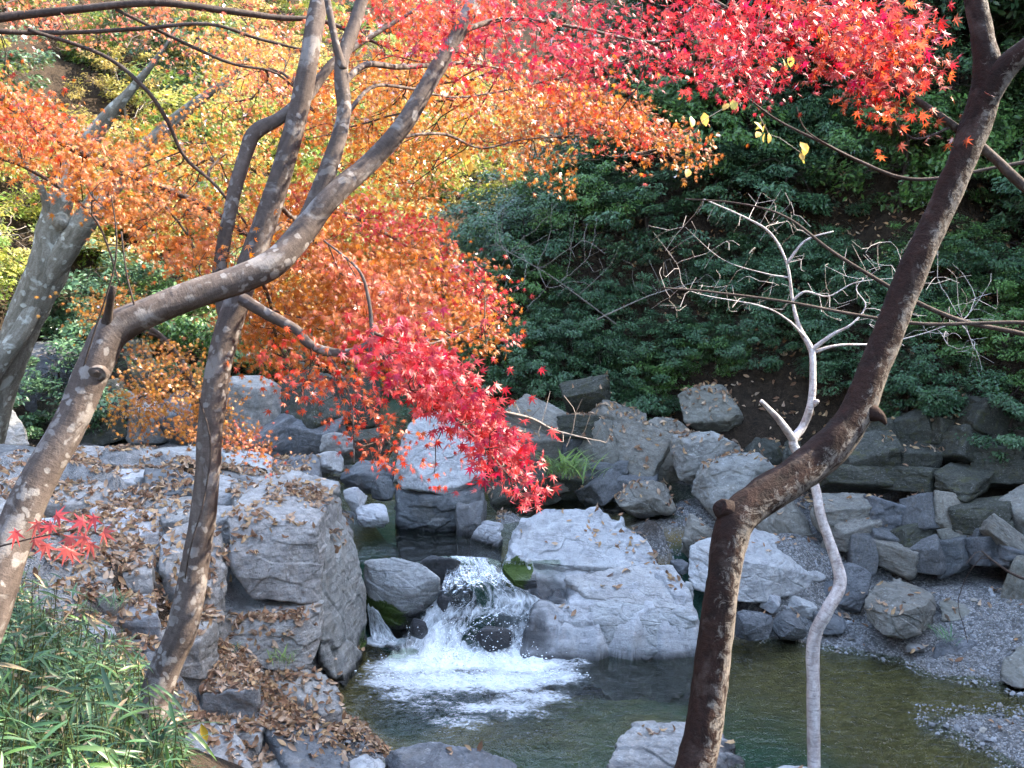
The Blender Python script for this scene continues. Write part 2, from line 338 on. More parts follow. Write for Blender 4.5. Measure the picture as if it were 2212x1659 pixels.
lft = sstep(-2.0, -1.2, PG[:, 0] + .1 * (PG[:, 1] - 9) * 0)
gravel = near * (1 - sstep(.9, 1.3, HG + nz_ * .2)) * np.maximum(lft, sstep(12.8, 13.5, PG[:, 1]))
bed = np.where(PG[:, 1] < 13.1, 1 - sstep(-.10, .02, HG + .03 * nz_), (1 - sstep(.68, .86, HG)) * near * (PG[:, 0] < 2.6))
deep = np.where(PG[:, 1] < 13.1, 1 - sstep(-.64, -.34, HG + .06 * nz_), (1 - sstep(.5, .7, HG)) * near * (PG[:, 0] < 2.6))
lz_ = (1 - sstep(-.5, .1, PG[:, 0])) * sstep(7.8, 8.6, PG[:, 1]) * (1 - sstep(15.5, 16.5, PG[:, 1])) * sstep(.15, .4, HG)
stone = lz_ * sstep(-.35, -.05, nz_ + .1)
go = obj('ground', mesh('ground', np.c_[PG, HG], gridfaces(len(gx), len(gy)), M['ground'], attrs={'stone': stone, 'gravel': gravel, 'bed': bed * near, 'deep': deep * near}))
tag(go, kind='structure')
# ------------------------------------------------------------------ rocks
_ico = {}
def ico(l):
    if l not in _ico:
        bm = bmesh.new(); bmesh.ops.create_icosphere(bm, subdivisions=l, radius=1); bm.verts.ensure_lookup_table()
        _ico[l] = (unit([v.co[:] for v in bm.verts]), np.array([[v.index for v in f.verts] for f in bm.faces])); bm.free()
    return _ico[l]
def hull_planes(P):
    bm = bmesh.new()
    for p in P: bm.verts.new(p)
    r = bmesh.ops.convex_hull(bm, input=bm.verts[:])
    bmesh.ops.dissolve_limit(bm, angle_limit=R(4), verts=bm.verts[:], edges=bm.edges[:])
    bm.normal_update(); c = np.mean([v.co[:] for v in bm.verts if v.link_faces], 0)
    N = []; H = []
    for f in bm.faces:
        n = np.array(f.normal[:]); h = float(n @ (np.array(f.verts[0].co[:]) - c))
        if h < 0: n, h = -n, -h
        if h > 1e-3: N.append(n); H.append(h)
    bm.free(); return c, np.array(N), np.array(H)
def rock_geo(P, lvl, seed, p=90, cuts=12, cutlo=.87, rough=1., cell=1.25, blocky=1., strata=None, squash=2.6):
    P = np.asarray(P, float); c, N, H = hull_planes(P); ext = (P.max(0) - P.min(0)) / 2; size = float(np.prod(ext) ** (1 / 3))
    rs0 = np.random.default_rng(seed + 77); cn = unit(rs0.normal(size=(cuts, 3)) / ext); sup = ((P - c) @ cn.T).max(0); N = np.concatenate([N, cn]); H = np.concatenate([H, sup * rs0.uniform(cutlo, .99, cuts)])
    d0, F = ico(lvl); d = unit(d0 * ext)
    q = np.maximum(d @ N.T, 0) / H; mx = q.max(1, keepdims=True); wq = (q / mx) ** p
    r = 1 / (mx[:, 0] * wq.sum(1) ** (1 / p)); nn = unit(wq @ N); V = d * r[:, None]
    rs = np.random.default_rng(seed); off = rs.random(3) * 50
    sd = unit(strata if strata is not None else rs.normal(size=3) * [.5, .5, 1])
    fr = cell / size; Q = V * fr; Q = Q + np.outer(Q @ sd, sd) * (squash - 1); Q = Q + .22 * np.stack([pn(Q * 1.3 + off + k * 7) for k in range(3)], 1) + off
    f1, f2, cid = voro(Q); e = f2 - f1
    disp = blocky * size * .050 * (RND[cid, 3] - .55)
    # each broken piece has its own tilt
    tl = RND[cid, :3] - .5; disp = disp + blocky * size * .10 * np.sum(tl * (V - (V @ sd)[:, None] * sd) / size, 1)
    disp = disp - blocky * size * .030 * (1 - sstep(0, .055, e))
    f1, f2, cid2 = voro(Q * 2.7 + 31); e2 = f2 - f1
    disp = disp + blocky * size * .020 * (RND[cid2, 3] - .5) * (RND[cid, 1] > .5) - blocky * size * .010 * (1 - sstep(0, .07, e2)) * (RND[cid, 1] > .5)
    s = (V @ sd) / size * 7 + 1.2 * pn(V / size * 1.5 + off); fs = s - np.floor(s)
    disp = disp + rough * size * .011 * (fs - .5) * sstep(0, .12, 1 - fs) * sstep(-.1, .35, pn(V / size * 1.1 + off + 9))
    disp = disp + rough * size * (.022 * fbm(V / size * 1.4 + off, 3) + .016 * fbm(V / size * 6 + off, 4, .6))
    return V + nn * disp[:, None], F, c
def rock(name, P, mat, label=None, lvl=6, seed=0, parent=None, wetz=None, wets=(), moss=(), cat='rock', group=None, **kw):
    V, F, c = rock_geo(P, lvl, seed, **kw); base = np.array([c[0], c[1], np.min(np.asarray(P)[:, 2])]); V = V + (c - base); Wd = V + base
    n1 = .5 * fbm(Wd * 3, 3)
    wet = np.zeros(len(V))
    if wetz is not None: wet = np.maximum(wet, 1 - sstep(wetz + .01, wetz + .13, Wd[:, 2] + .07 * n1))
    for q, r in wets: wet = np.maximum(wet, 1 - sstep(.6 * r, r, np.linalg.norm(Wd - q, axis=1) + .5 * r * n1))
    ms = np.zeros(len(V))
    for q, r in moss: ms = np.maximum(ms, 1 - sstep(.3 * r, r, np.linalg.norm(Wd - q, axis=1)))
    o = obj(name, mesh(name, V, F, M[mat], attrs={'wet': wet, 'moss': ms}), parent, base - (np.array(parent.location) if parent else 0))
    if label: tag(o, label, cat, group)
    return o
def drop(P, zb, back=0.): 
    P = np.asarray(P, float); q = P.copy(); q[:, 2] = zb; q[:, 1] += back; return np.concatenate([P, q])
def boxrock(X0, Y0, X1, Y1, y, depth=.9, seed=0, zb=None, tilt=0., n=16, boxy=.65):
    rs = np.random.default_rng(seed + 900); a = D(X0, Y1, y); b = D(X1, Y0, y); c = (a + b) / 2; e = np.abs(b - a) / 2; ey = e[0] * depth
    p = rs.normal(size=(n, 3)); p = unit(p); p = p / (np.abs(p).max(1, keepdims=True) ** boxy)
    p /= np.abs(p).max(0) * .98
    if tilt: ct, st = math.cos(tilt), math.sin(tilt); p = np.c_[p[:, 0] * ct - p[:, 2] * st, p[:, 1], p[:, 0] * st + p[:, 2] * ct]; p /= np.abs(p).max(0)
    return p * [e[0], ey, e[2]] + c + np.array([0, ey * .3, 0])
FALL = G(1040, 1330, .4)
MID = []      # rocks in the stream
# centre boulder: front mass and upper mass
def field_rock(name, pts, mat, label, st=.014, seed=0, sdir=(.16, .12, .97), step=.17, amp=.04, wets=(), moss=(), wetz=None, parent=None):
    Q = np.asarray(pts, float); phi = lambda r: np.sqrt(r * r + .0006)
    A = phi(np.linalg.norm(Q[:, None, :2] - Q[None, :, :2], axis=-1)) + 2e-3 * np.eye(len(Q)); A = np.block([[A, np.ones((len(Q), 1))], [np.ones((1, len(Q))), np.zeros((1, 1))]]); wq = np.linalg.solve(A, np.append(Q[:, 2], 0))
    lo, hi = Q[:, :2].min(0), Q[:, :2].max(0); xs = np.arange(lo[0], hi[0], st); ys = np.arange(lo[1], hi[1], st); X, Y = np.meshgrid(xs, ys); P = np.stack([X.ravel(), Y.ravel()], 1)
    wp = P + .05 * np.stack([fbm(np.c_[P * 3, 0 * P[:, 0] + seed], 3), fbm(np.c_[P * 3, 0 * P[:, 0] + seed + 5], 3)], 1)
    z = phi(np.linalg.norm(wp[:, None] - Q[None, :, :2], axis=-1)) @ wq[:-1] + wq[-1]
    W3 = np.c_[P, z]; sd = unit(sdir); s = (W3 @ sd) / step + .9 * fbm(W3 * 1.1 + seed, 3); fs = s - np.floor(s); kb = RND[(np.floor(s).astype(int) * 7 + seed) & 255, 3]
    pat = sstep(-.45, .1, pn(W3 * 1.4 + seed + 20)); z = z + amp * (kb - .5) * .5 - amp * 1.25 * (fs - .5) * (.35 + kb) * pat          # bedding steps of uneven height
    q = W3 * [1.25, 1.6, 2.] + .3 * np.stack([pn(W3 * 2 + seed + k) for k in range(3)], 1); f1, f2, cid = voro(q); z = z + .065 * (RND[cid, 3] - .5) - .055 * (1 - sstep(0, .035, f2 - f1)) + .04 * fbm(W3 * 2.2 + seed, 3) + .012 * fbm(W3 * 9 + seed, 4, .6)
    W3 = np.c_[P, np.maximum(z, -.5)]; n1 = .5 * fbm(W3 * 3, 3); wet = np.zeros(len(P)); ms = wet.copy()
    if wetz is not None: wet = 1 - sstep(wetz + .01, wetz + .12, W3[:, 2] + .07 * n1)
    for c, r in wets: wet = np.maximum(wet, 1 - sstep(.6 * r, r, np.linalg.norm(W3 - c, axis=1) + .5 * r * n1))
    for c, r in moss: ms = np.maximum(ms, 1 - sstep(.3 * r, r, np.linalg.norm(W3 - c, axis=1)))
    base = np.array([P[:, 0].mean(), P[:, 1].mean(), 0.]); o = obj(name, mesh(name, W3 - base, gridfaces(len(xs), len(ys)), M[mat], attrs={'wet': wet, 'moss': ms}), parent, base - (np.array(parent.location) if parent else 0)); label and tag(o, label, 'rock'); return o
SLAB = []; fy = lambda Y: np.interp(Y, [1103, 1160, 1215, 1250, 1280, 1320, 1345], [14.1, 13.7, 13.3, 13.02, 12.8, 12.56, 12.47])
for Y, xl, xr in [(1103,1172,1300),(1122,1130,1345),(1150,1108,1382),(1180,1098,1402),(1205,1088,1414),(1226,1092,1440),(1250,1118,1464),(1275,1142,1486),(1300,1148,1498),(1322,1145,1504),(1345,1140,1506)]:
    for k, t in enumerate(np.linspace(0, 1, 6)):
        X = xl + (xr - xl) * t; rec = .20 * math.exp(-((X - 1180) / 55) ** 2 - ((Y - 1272) / 24) ** 2) + .10 * math.exp(-((X - 1300) / 200) ** 2 - ((Y - 1238) / 9) ** 2)
        p = D(X, Y, fy(Y) + .5 * rec) - [0, 0, .4 * rec + (.05 if k in (0, 5) else 0)]; SLAB.append(p)
        if k == 0: SLAB += [p + [-.07, 0, -.22], p + [-.16, 0, -.75]]
        if k == 5: SLAB += [p + [.08, 0, -.22], p + [.2, 0, -.75]]
        if Y == 1103: SLAB += [p + [0, .12, -.25], p + [0, .3, -.8]]
        if Y == 1345: SLAB += [np.array([p[0], 12.40 - .05 * math.sin(3.1 * t), .22]), np.array([p[0], 12.34 - .06 * math.sin(3.1 * t), -.02]), np.array([p[0], 12.22, -.55])]
SB = empty('slab_boulder', G(1320, 1425, 0.)); tag(SB, 'long pale slab boulder stepping down from the upper pool beside the waterfall', 'rock')
field_rock('bedrock_core', SLAB, 'rock_blue', None, seed=3, parent=SB, wetz=0., wets=[(G(1160,1370,.2), .36), (D(1185,1280,12.9), .34)], moss=[(D(1105,1238,13.1), .34)])
def layer(Q, up, th, seed, front=(), **kw):       # a sheet of rock lying on the slope
    T = np.array([D(X, Y, fy(Y)) + [0, 0, up] for X, Y in Q]); L_ = T + [0, .22 * th, -th]; P = np.concatenate([T, L_] + ([np.array(front)] if len(front) else []))
    rock('slab', P, 'rock_blue', lvl=7, seed=seed, parent=SB, blocky=.55, cuts=5, cutlo=.95, cell=1.3, squash=3.5, p=60, strata=(.12, -.38, .9), **kw)
layer([(1098,1200), (1110,1142), (1176,1104), (1300,1108), (1392,1164), (1424,1220), (1340,1236), (1200,1226), (1130,1222)], .05, .34, 5, wets=[(D(1110,1225,13.2), .22)])
layer([(1215,1252), (1330,1232), (1452,1228), (1492,1284), (1504,1330), (1400,1316), (1270,1296)], .045, .32, 6)
layer([(1270,1312), (1330,1300), (1440,1312), (1506,1330), (1506,1346), (1400,1346), (1280,1346)], .04, .3, 7, [G(1275,1418,-.02), G(1400,1428,-.02), G(1470,1404,-.02), G(1504,1368,.02), G(1275,1418,-.02) - [0, 0, .4], G(1470,1404,-.02) - [0, 0, .4]], wetz=.0)
layer([(1142,1328), (1190,1306), (1276,1312), (1282,1346), (1150,1346)], .02, .3, 9, [G(1140,1402,-.02), G(1282,1418,-.02), G(1140,1402,-.02) - [0, 0, .4], G(1282,1418,-.02) - [0, 0, .4]], wetz=.04, wets=[(G(1160,1370,.2), .42)])
layer([(1084,1236), (1100,1205), (1150,1214), (1160,1262), (1110,1262)], .05, .4, 10, moss=[(D(1115,1238,13.1), .34)], wets=[(D(1140,1262,12.95), .2)])
P = drop([G(1015,1165,.9), G(1075,1175,.95), G(1085,1140,1.15), G(1040,1132,1.12), G(1020,1150,1.0)], .5, .1)
rock('boulder', P, 'rock_blue', 'small pale wedge of rock at the edge of the upper pool', 6, 21, wetz=.9)
rock('boulder', boxrock(1035, 1128, 1087, 1150, 14.35, .6, 5), 'rock_blue', 'small whitish stone on the upper pool edge left of the broad boulder', 5, 22)
P = drop([G(790,1290,.42), G(850,1312,.36), G(905,1298,.42), G(948,1262,.58), G(785,1245,.6)], .05)
P = np.concatenate([P, [G(786,1210,1.0), G(850,1201,1.06), G(915,1218,1.0), G(950,1246,.86), G(885,1275,.7), G(800,1262,.72)]])
rock('boulder', P, 'rock_blue', 'rounded pale boulder with mossy foot to the left of the waterfall', 7, 12, wetz=.30, moss=[(G(850,1306,.36), .42), (G(925,1282,.48), .34), (G(800,1300,.38), .34)], blocky=.7, p=40, cutlo=.93, strata=(.1, -.3, 1))
P = drop([G(915,1245,.6), G(985,1262,.6), G(1012,1240,.7), G(1000,1210,.92), G(905,1212,.92), G(930,1196,1.0), G(985,1205,1.0)], .1)
rock('boulder', P, 'rock_slate', 'dark wet rock at the lip of the waterfall, left side', 6, 14, wetz=1.02, wets=[(G(960,1210,.95), .4)], blocky=.5, p=30)
P = drop([G(795,1340,.0), G(870,1330,.12), G(905,1330,.15), G(890,1312,.3), G(800,1310,.3)], -.4)
rock('boulder', P, 'rock_slate', 'low dark wet rock under the mossy boulder beside the fall', 5, 15, wetz=1, wets=[(G(850,1325,.1), 1.)])
# upright boulder behind the upper pool
B = empty('upright_boulder', G(940, 1140, .9) + [0, .4, 0]); tag(B, 'tall upright grey boulder split across, at the back of the upper pool', 'rock')
P = np.array([D(850,1050,14.8), D(935,1062,14.45), D(1045,1040,14.7), D(1058,980,15.0), D(860,960,14.9), D(868,925,15.1), D(905,890,15.3), D(960,885,15.4), D(1010,915,15.3), D(1040,960,15.2), D(980,1075,14.6), D(870,1030,15.9), D(1040,1030,15.9), D(930,900,15.9)])
rock('upper_block', P, 'rock_blue', lvl=7, seed=31, parent=B, blocky=.5)
P = drop([D(852,1060,14.8), D(940,1075,14.45), D(1000,1085,14.5), D(1040,1050,14.7), D(1020,1130,14.5), D(860,1120,14.6)], .4)
P = np.concatenate([P, P[:6] + [0, 1.1, 0]])
rock('lower_block', P, 'rock_slate', lvl=6, seed=32, parent=B, wetz=.88, blocky=.9)
P = drop([D(985,1095,14.3), D(1045,1085,14.6), D(1040,1130,14.4), D(990,1138,14.2)], .5); P = np.concatenate([P, P[:4] + [0, .6, 0]])
rock('foot_block', P, 'rock_slate', lvl=5, seed=33, parent=B, wetz=.9)
for i, (x0, y0, x1, y1, y, mt, lb) in enumerate([
    (690, 935, 765, 990, 15.6, 'rock_grey', 'rounded grey stone behind red leaves, left of the upright boulder'),
    (662, 978, 742, 1022, 15.2, 'rock_grey', 'long low grey stone at the back corner of the rock ledge'),
    (735, 1005, 852, 1065, 15.0, 'rock_slate', 'flat dark stone wedged left of the upright boulder'),
    (742, 1050, 792, 1110, 14.4, 'rock_blue', 'small pale angular stone beside the ledge corner'),
    (770, 1085, 848, 1138, 14.3, 'rock_blue', 'leaning pale stone at the foot of the upright boulder'),
    (800, 1030, 855, 1085, 14.8, 'rock_slate', 'dark block against the left side of the upright boulder')]):
    rock('stone', boxrock(x0, y0, x1, y1, y, .8, 40 + i), mt, lb, 5, 40 + i, wetz=.9)
# right side
P = np.concatenate([[D(1482,1235,13.5), D(1492,1180,13.8), D(1560,1150,14.2), D(1630,1140,14.4), D(1700,1165,14.3), D(1765,1205,14.1), D(1788,1250,13.7), D(1715,1285,13.3), D(1640,1305,13.0), D(1560,1290,13.0), D(1500,1270,13.2), D(1600,1210,13.1), D(1680,1225,13.2)],
    [D(1520,1180,14.9), D(1740,1210,14.9), D(1640,1260,15.0)]])
rock('boulder', P, 'rock_blue', 'big whitish slanted boulder behind the leaning dark trunk', 7, 51, strata=(.7, .1, .7), blocky=.5, cuts=6, cutlo=.95)
P = np.concatenate([[D(1868,1300,12.7), D(1885,1262,13.2), D(1945,1250,13.6), D(2020,1285,13.2), D(2022,1320,12.7), D(1995,1305,12.3), D(1920,1325,12.3)], [D(1870,1340,12.6), D(1915,1378,12.25), D(1990,1370,12.3), D(2015,1345,12.7), D(1940,1388,12.3)], [D(1890,1330,13.6), D(2010,1330,13.6)]])
rock('boulder', P, 'rock_warm', 'square banded boulder with dark overhung face on the gravel bank', 7, 52, strata=(.55, .2, .8), blocky=.7, p=90)
P = np.concatenate([[D(2025,1300,13.0), D(2060,1287,13.4), D(2130,1292,13.4), D(2158,1312,13.1), D(2150,1330,12.8), D(2090,1345,12.7), D(2035,1340,12.8)], [D(2060,1320,13.8), D(2140,1320,13.8)]])
rock('boulder', P, 'rock_warm', 'low tan slab lying behind the square banded boulder', 6, 53)
P = np.concatenate([[D(2160,1470,11.6), D(2168,1425,11.8), D(2205,1395,12.0), D(2280,1400,12.0), D(2290,1490,11.5), D(2190,1488,11.4)], [D(2190,1440,12.6), D(2290,1440,12.6)]])
rock('boulder', P, 'rock_warm', 'rounded tan boulder cut off by the right edge of the picture', 6, 54, wetz=.02)
P = drop([G(2015,1430,.05), G(2060,1442,.0), G(2118,1425,.05), G(2110,1385,.22), G(2060,1372,.28), G(2025,1385,.25)], -.2)
rock('boulder', P, 'rock_slate', 'low blue-grey rock with a fern, half sunk in the gravel', 6, 55, wetz=.0)
for i, (x0, y0, x1, y1, y, mt, lb) in enumerate([
    (1590, 1322, 1672, 1382, 12.7, 'rock_slate', 'dark block at the waterline right of the leaning dark trunk'),
    (1665, 1325, 1745, 1380, 12.8, 'rock_slate', 'dark flat-topped block at the waterline under the whitish boulder'),
    (1640, 1285, 1690, 1325, 13.1, 'rock_blue', 'upright small block propping the whitish slanted boulder'),
    (1690, 1292, 1765, 1345, 13.2, 'rock_blue', 'pale squared block below the right end of the whitish boulder'),
    (1720, 1255, 1830, 1325, 13.7, 'rock_slate', 'dark slab of rock behind the pale thin trunk'),
    (1790, 1225, 1885, 1330, 13.5, 'rock_slate', 'dark slanted slab between the pale thin trunk and the square boulder'),
    (1450, 1116, 1548, 1205, 14.3, 'rock_warm', 'greenish grey rock behind the bend of the leaning dark trunk'),
    (1468, 1258, 1500, 1310, 13.1, 'rock_blue', 'narrow stone between the centre boulder and the whitish boulder'),
    (1395, 1160, 1425, 1200, 14.2, 'rock_warm', 'upright pointed little stone right of the broad boulder'),
    (1420, 1200, 1458, 1228, 13.8, 'rock_blue', 'small white stone right of the broad boulder'),
    (1405, 1185, 1432, 1206, 14.2, 'rock_blue', 'little flat stone beside the upright pointed stone'),
    (1445, 1210, 1490, 1240, 13.6, 'rock_slate', 'small dark stone in the nook left of the whitish boulder'),
    (1760, 1325, 1830, 1370, 12.9, 'rock_slate', 'low dark rock at the water behind the pale thin trunk'),
    (1955, 1395, 2000, 1420, 12.3, 'rock_grey', 'small grey stone on the gravel below the square boulder')]):
    rock('stone', boxrock(x0, y0, x1, y1, y, .9, 60 + i), mt, lb, 6 if i < 7 else 5, 60 + i, wetz=.02 if y < 13.3 else None)
# near rocks
P = drop([D(1312,1640,9.8), D(1340,1590,10.2), D(1372,1562,10.4), D(1470,1556,10.5), D(1560,1570,10.4), D(1600,1630,10.0), D(1625,1690,9.7), D(1450,1600,9.9), D(1330,1700,9.5)], -.5)
rock('boulder', P, 'rock_grey', 'mottled grey boulder at the bottom of the picture behind the dark trunk', 7, 81, wetz=.0, blocky=.9)
P = drop([G(832,1640,.15), G(850,1606,.28), G(930,1598,.30), G(1040,1618,.25), G(1112,1650,.10), G(1120,1700,.05), G(900,1720,.2)], -.4)
rock('boulder', P, 'rock_slate', 'smooth flat blue-grey rock at the bottom edge of the pool', 7, 82, wetz=.0, blocky=.5)
P = drop([G(755,1640,.22), G(790,1622,.25), G(832,1640,.2), G(825,1690,.2), G(750,1690,.25)], -.3)
rock('stone', P, 'rock_blue', 'small pale flat stone left of the smooth flat rock', 5, 83)
P = drop([G(1640,1668,.02), G(1700,1648,.05), G(1770,1655,.05), G(1760,1700,.05)], -.4)
rock('stone', P, 'rock_blue', 'low pale stone at the bottom edge beside the pale thin trunk', 5, 84)
# back right pile
for i, (x0, y0, x1, y1, y, mt, lb) in enumerate([
    (1462, 832, 1618, 955, 17.0, 'rock_warm', 'big angular yellowish boulder on top of the rock pile'),
    (1380, 902, 1492, 1048, 16.3, 'rock_warm', 'upright tan boulder at the left of the rock pile'),
    (1448, 928, 1612, 1050, 15.7, 'rock_grey', 'broad grey boulder strewn with leaves in the rock pile'),
    (1326, 1040, 1462, 1118, 15.2, 'rock_warm', 'angular pale boulder sitting in the shallow back stream'),
    (1500, 985, 1705, 1135, 14.9, 'rock_grey', 'long sloping slab behind the elbow of the dark trunk'),
    (1690, 940, 1740, 1010, 15.8, 'rock_moss', 'greenish block behind the bend of the white tree'),
    (1600, 945, 1690, 1010, 16.2, 'rock_moss', 'dark stone to the right of the leaf strewn boulder'),
    (1615, 1080, 1760, 1200, 14.6, 'rock_warm', 'smooth tan rock face behind the dark trunk')]):
    rock('boulder', boxrock(x0, y0, x1, y1, y, .75, 100 + i, tilt=[.25, -.1, .1, .2, .5, 0, 0, 0.1][i]), mt, lb, 6, 100 + i, wetz=.9 if i == 3 else None, blocky=.7)
# cracked outcrops: things whose blocks are parts
proto = []
def block_protos(mt, n, s0):
    out = []
    for k in range(n):
        rs = np.random.default_rng(s0 + k); p = np.array([[i, j, k] for i in (-1, 1) for j in (-1, 1) for k in (-1, 1)], float) + rs.normal(size=(8, 3)) * .16
        V, F, c = rock_geo(p * [1, .8, .9], 5, s0 + k, p=70, cuts=6, blocky=.9, cell=1.4, squash=1.5)
        out.append(mesh('rock_block', V + c, F, M[mt]))
    return out
PR = {m: block_protos(m, 5, 200 + 20 * i) for i, m in enumerate(['rock_slate', 'rock_warm', 'rock_moss', 'rock_grey'])}
def outcrop(name, label, poly, yfun, mats, sx, sy, seed, jit=.35, depth=1.1):
    rs = np.random.default_rng(seed); poly = np.array(poly, float); x0, y0 = poly.min(0); x1, y1 = poly.max(0)
    def inside(x, y):
        c = False; j = len(poly) - 1
        for i in range(len(poly)):
            if (poly[i, 1] > y) != (poly[j, 1] > y) and x < (poly[j, 0] - poly[i, 0]) * (y - poly[i, 1]) / (poly[j, 1] - poly[i, 1]) + poly[i, 0]: c = not c
            j = i
        return c
    cx, cy = (x0 + x1) / 2, y1; e = empty(name, D(cx, cy, yfun(cx, cy))); tag(e, label, 'rock'); L = np.array(e.location)
    yy = y0; row = 0
    while yy < y1:
        h = sy * rs.uniform(.65, 1.5); xx = x0 + (row % 2) * sx * .4
        while xx < x1:
            wd = sx * rs.uniform(.6, 1.45); X, Y = xx + wd / 2, yy + h / 2 + rs.normal() * sy * .15
            if inside(X, Y):
                y = yfun(X, Y); k = y / FPX; pl = PR[mats[rs.integers(len(mats))]]
                o = obj('rock_block', pl[rs.integers(len(pl))], e, D(X, Y, y + rs.uniform(-.15, .15)) - L,
                        (rs.normal() * .3, rs.normal() * .28 + .15, rs.choice([0, math.pi]) + rs.normal() * .5),
                        (wd * k * .62, depth * (wd + h) * .3 * k, h * k * .66 * rs.uniform(.85, 1.35)))
            xx += wd
        yy += h; row += 1
    return e
outcrop('rock_outcrop', 'cracked blocky grey outcrop along the right bank above the gravel', [(1770,1110),(1850,1080),(1990,1090),(2100,1090),(2320,1080),(2320,1310),(2180,1285),(2020,1250),(1890,1245),(1790,1215)], lambda X, Y: 14.55 - (Y - 1100) * .0046 - (X - 1800) * .0016, ['rock_slate', 'rock_slate', 'rock_moss', 'rock_warm'], 72, 56, 1)
outcrop('rock_outcrop', 'dark leaf strewn rocks in deep shade on the upper right bank', [(1790,950),(1950,900),(2320,900),(2320,1085),(2080,1085),(1830,1090)], lambda X, Y: 16.1 - (Y - 900) * .0072 - (X - 1800) * .0016, ['rock_moss'], 95, 62, 2)
outcrop('rock_outcrop', 'layered damp rock face beyond the upper pool, right of red leaves', [(1140,880),(1260,850),(1370,870),(1385,940),(1390,1050),(1340,1070),(1160,1080),(1080,1040)], lambda X, Y: 17.0 - (Y - 850) * .0045, ['rock_moss', 'rock_warm', 'rock_slate'], 78, 50, 3)
outcrop('rock_outcrop', 'shaded rock wall at the foot of the slope behind orange leaves', [(500,840),(720,830),(850,880),(860,960),(700,985),(560,985),(500,950)], lambda X, Y: 18.0 - (Y - 840) * .008, ['rock_moss', 'rock_slate', 'rock_grey'], 95, 62, 4)
outcrop('rock_outcrop', 'mossy dark rock bank across the water at far left', [(60,800),(200,780),(330,830),(500,860),(500,960),(330,955),(240,950),(80,935)], lambda X, Y: 20.5 - (Y - 780) * .008, ['rock_moss', 'rock_moss', 'rock_slate', 'rock_grey'], 100, 60, 5)
rock('boulder', np.concatenate([[D(-60,965,17.5), D(-50,890,17.8), D(20,876,17.8), D(48,915,17.5), D(66,965,17.2), D(20,970,17.0)], [D(-40,930,18.6), D(50,940,18.4)]]), 'rock_grey', 'pale boulder at the left edge below the old lichened trunk', 6, 140)
# left ledge
LE = empty('rock_ledge', G(500, 1400, .9)); tag(LE, 'stepped grey rock ledge strewn with brown leaves left of the waterfall', 'rock')
def lb(P, seed, mt='rock_grey', lvl=6, **kw): return rock('rock_block', P, mt, lvl=lvl, seed=seed, parent=LE, **kw)
def blk(face, back, zdrop=None):               # a face given by image corners and depth, pushed back
    f = np.array([D(*q) for q in face]); return np.concatenate([f, f + np.array([0, back, .12]), ])
lb(blk([(484,1116,11.35), (560,1106,11.6), (686,1140,11.6), (696,1222,11.55), (690,1312,11.45), (545,1296,11.2), (492,1214,11.1)], 1.5), 301, 'rock_grey', 7, blocky=.35, p=90)
lb(blk([(470,1230,11.75), (690,1240,12.0), (692,1420,11.7), (480,1400,11.3)], 1.2), 300, 'rock_grey', 6, blocky=.5)
lb(blk([(445,1342,10.95), (640,1338,11.1), (692,1318,11.35), (690,1400,11.2), (668,1452,11.0), (600,1452,10.9), (480,1420,10.8)], 1.2), 302, 'rock_grey', 7, blocky=.5)
P = np.array([D(688,1120,12.2), D(745,1130,12.9), D(778,1190,12.8), D(790,1260,12.7), D(793,1390,12.6), D(768,1450,12.2), D(738,1496,11.55), D(692,1440,11.35), D(688,1300,11.55), D(690,1180,11.8), D(700,1070,13.6), D(640,1300,13.2), D(740,1200,13.8), D(760,1400,13.6)])
lb(P, 303, 'rock_grey', 7, wetz=.0, wets=[(D(790,1390,12.6), .35)], moss=[(D(794,1385,12.5), .22)], strata=(.85, .2, .15), squash=2.2, blocky=.9)
lb(np.array([D(640,1060,13.4), D(720,1075,13.6), D(760,1150,13.3), D(700,1130,12.5), D(660,1115,12.4), D(600,1075,13.0)] + [D(640,1160,13.4), D(760,1230,13.4), D(690,1200,12.6)]), 304, 'rock_grey', 6)
lb(drop([D(560,1462,10.7), D(640,1448,10.95), D(700,1446,11.1), D(735,1490,10.9), D(740,1532,10.75), D(700,1540,10.6), D(640,1515,10.5)], -.1), 305, 'rock_grey', 6)
lb(drop([D(640,1500,10.5), D(735,1500,10.6), D(738,1538,10.45), D(690,1545,10.3)], -.1), 306, 'rock_grey', 5)
lb(drop([D(560,1540,9.6), D(620,1512,10.1), D(700,1555,9.95), D(755,1640,9.3), D(740,1700,8.9), D(620,1660,8.9)], -.1), 307, 'rock_slate', 7, blocky=.4)
lb(drop([D(380,1600,8.7), D(430,1560,9.0), D(490,1556,9.1), D(540,1620,8.8), D(560,1700,8.4), D(420,1720,8.2)], .1), 308, 'rock_grey', 6)
lb(drop([D(180,1400,9.1), D(240,1375,9.4), D(330,1372,9.5), D(365,1415,9.3), D(330,1455,8.9), D(220,1440,8.8)], .8), 309, 'rock_slate', 6, blocky=.5)
lb(drop([D(340,1150,10.9), D(420,1120,11.3), D(478,1140,11.3), D(486,1240,10.9), D(470,1300,10.6), D(390,1290,10.4), D(345,1220,10.5)], .6), 310, 'rock_grey', 6)
lb(drop([D(105,1235,9.7), D(190,1195,10.0), D(240,1230,9.9), D(250,1290,9.5), D(140,1290,9.4)], 1.0), 311, 'rock_grey', 6)
lb(drop([D(220,1200,10.3), D(260,1170,10.6), D(330,1190,10.5), D(330,1250,10.1), D(250,1260,10.0)], 1.0), 312, 'rock_grey', 6)
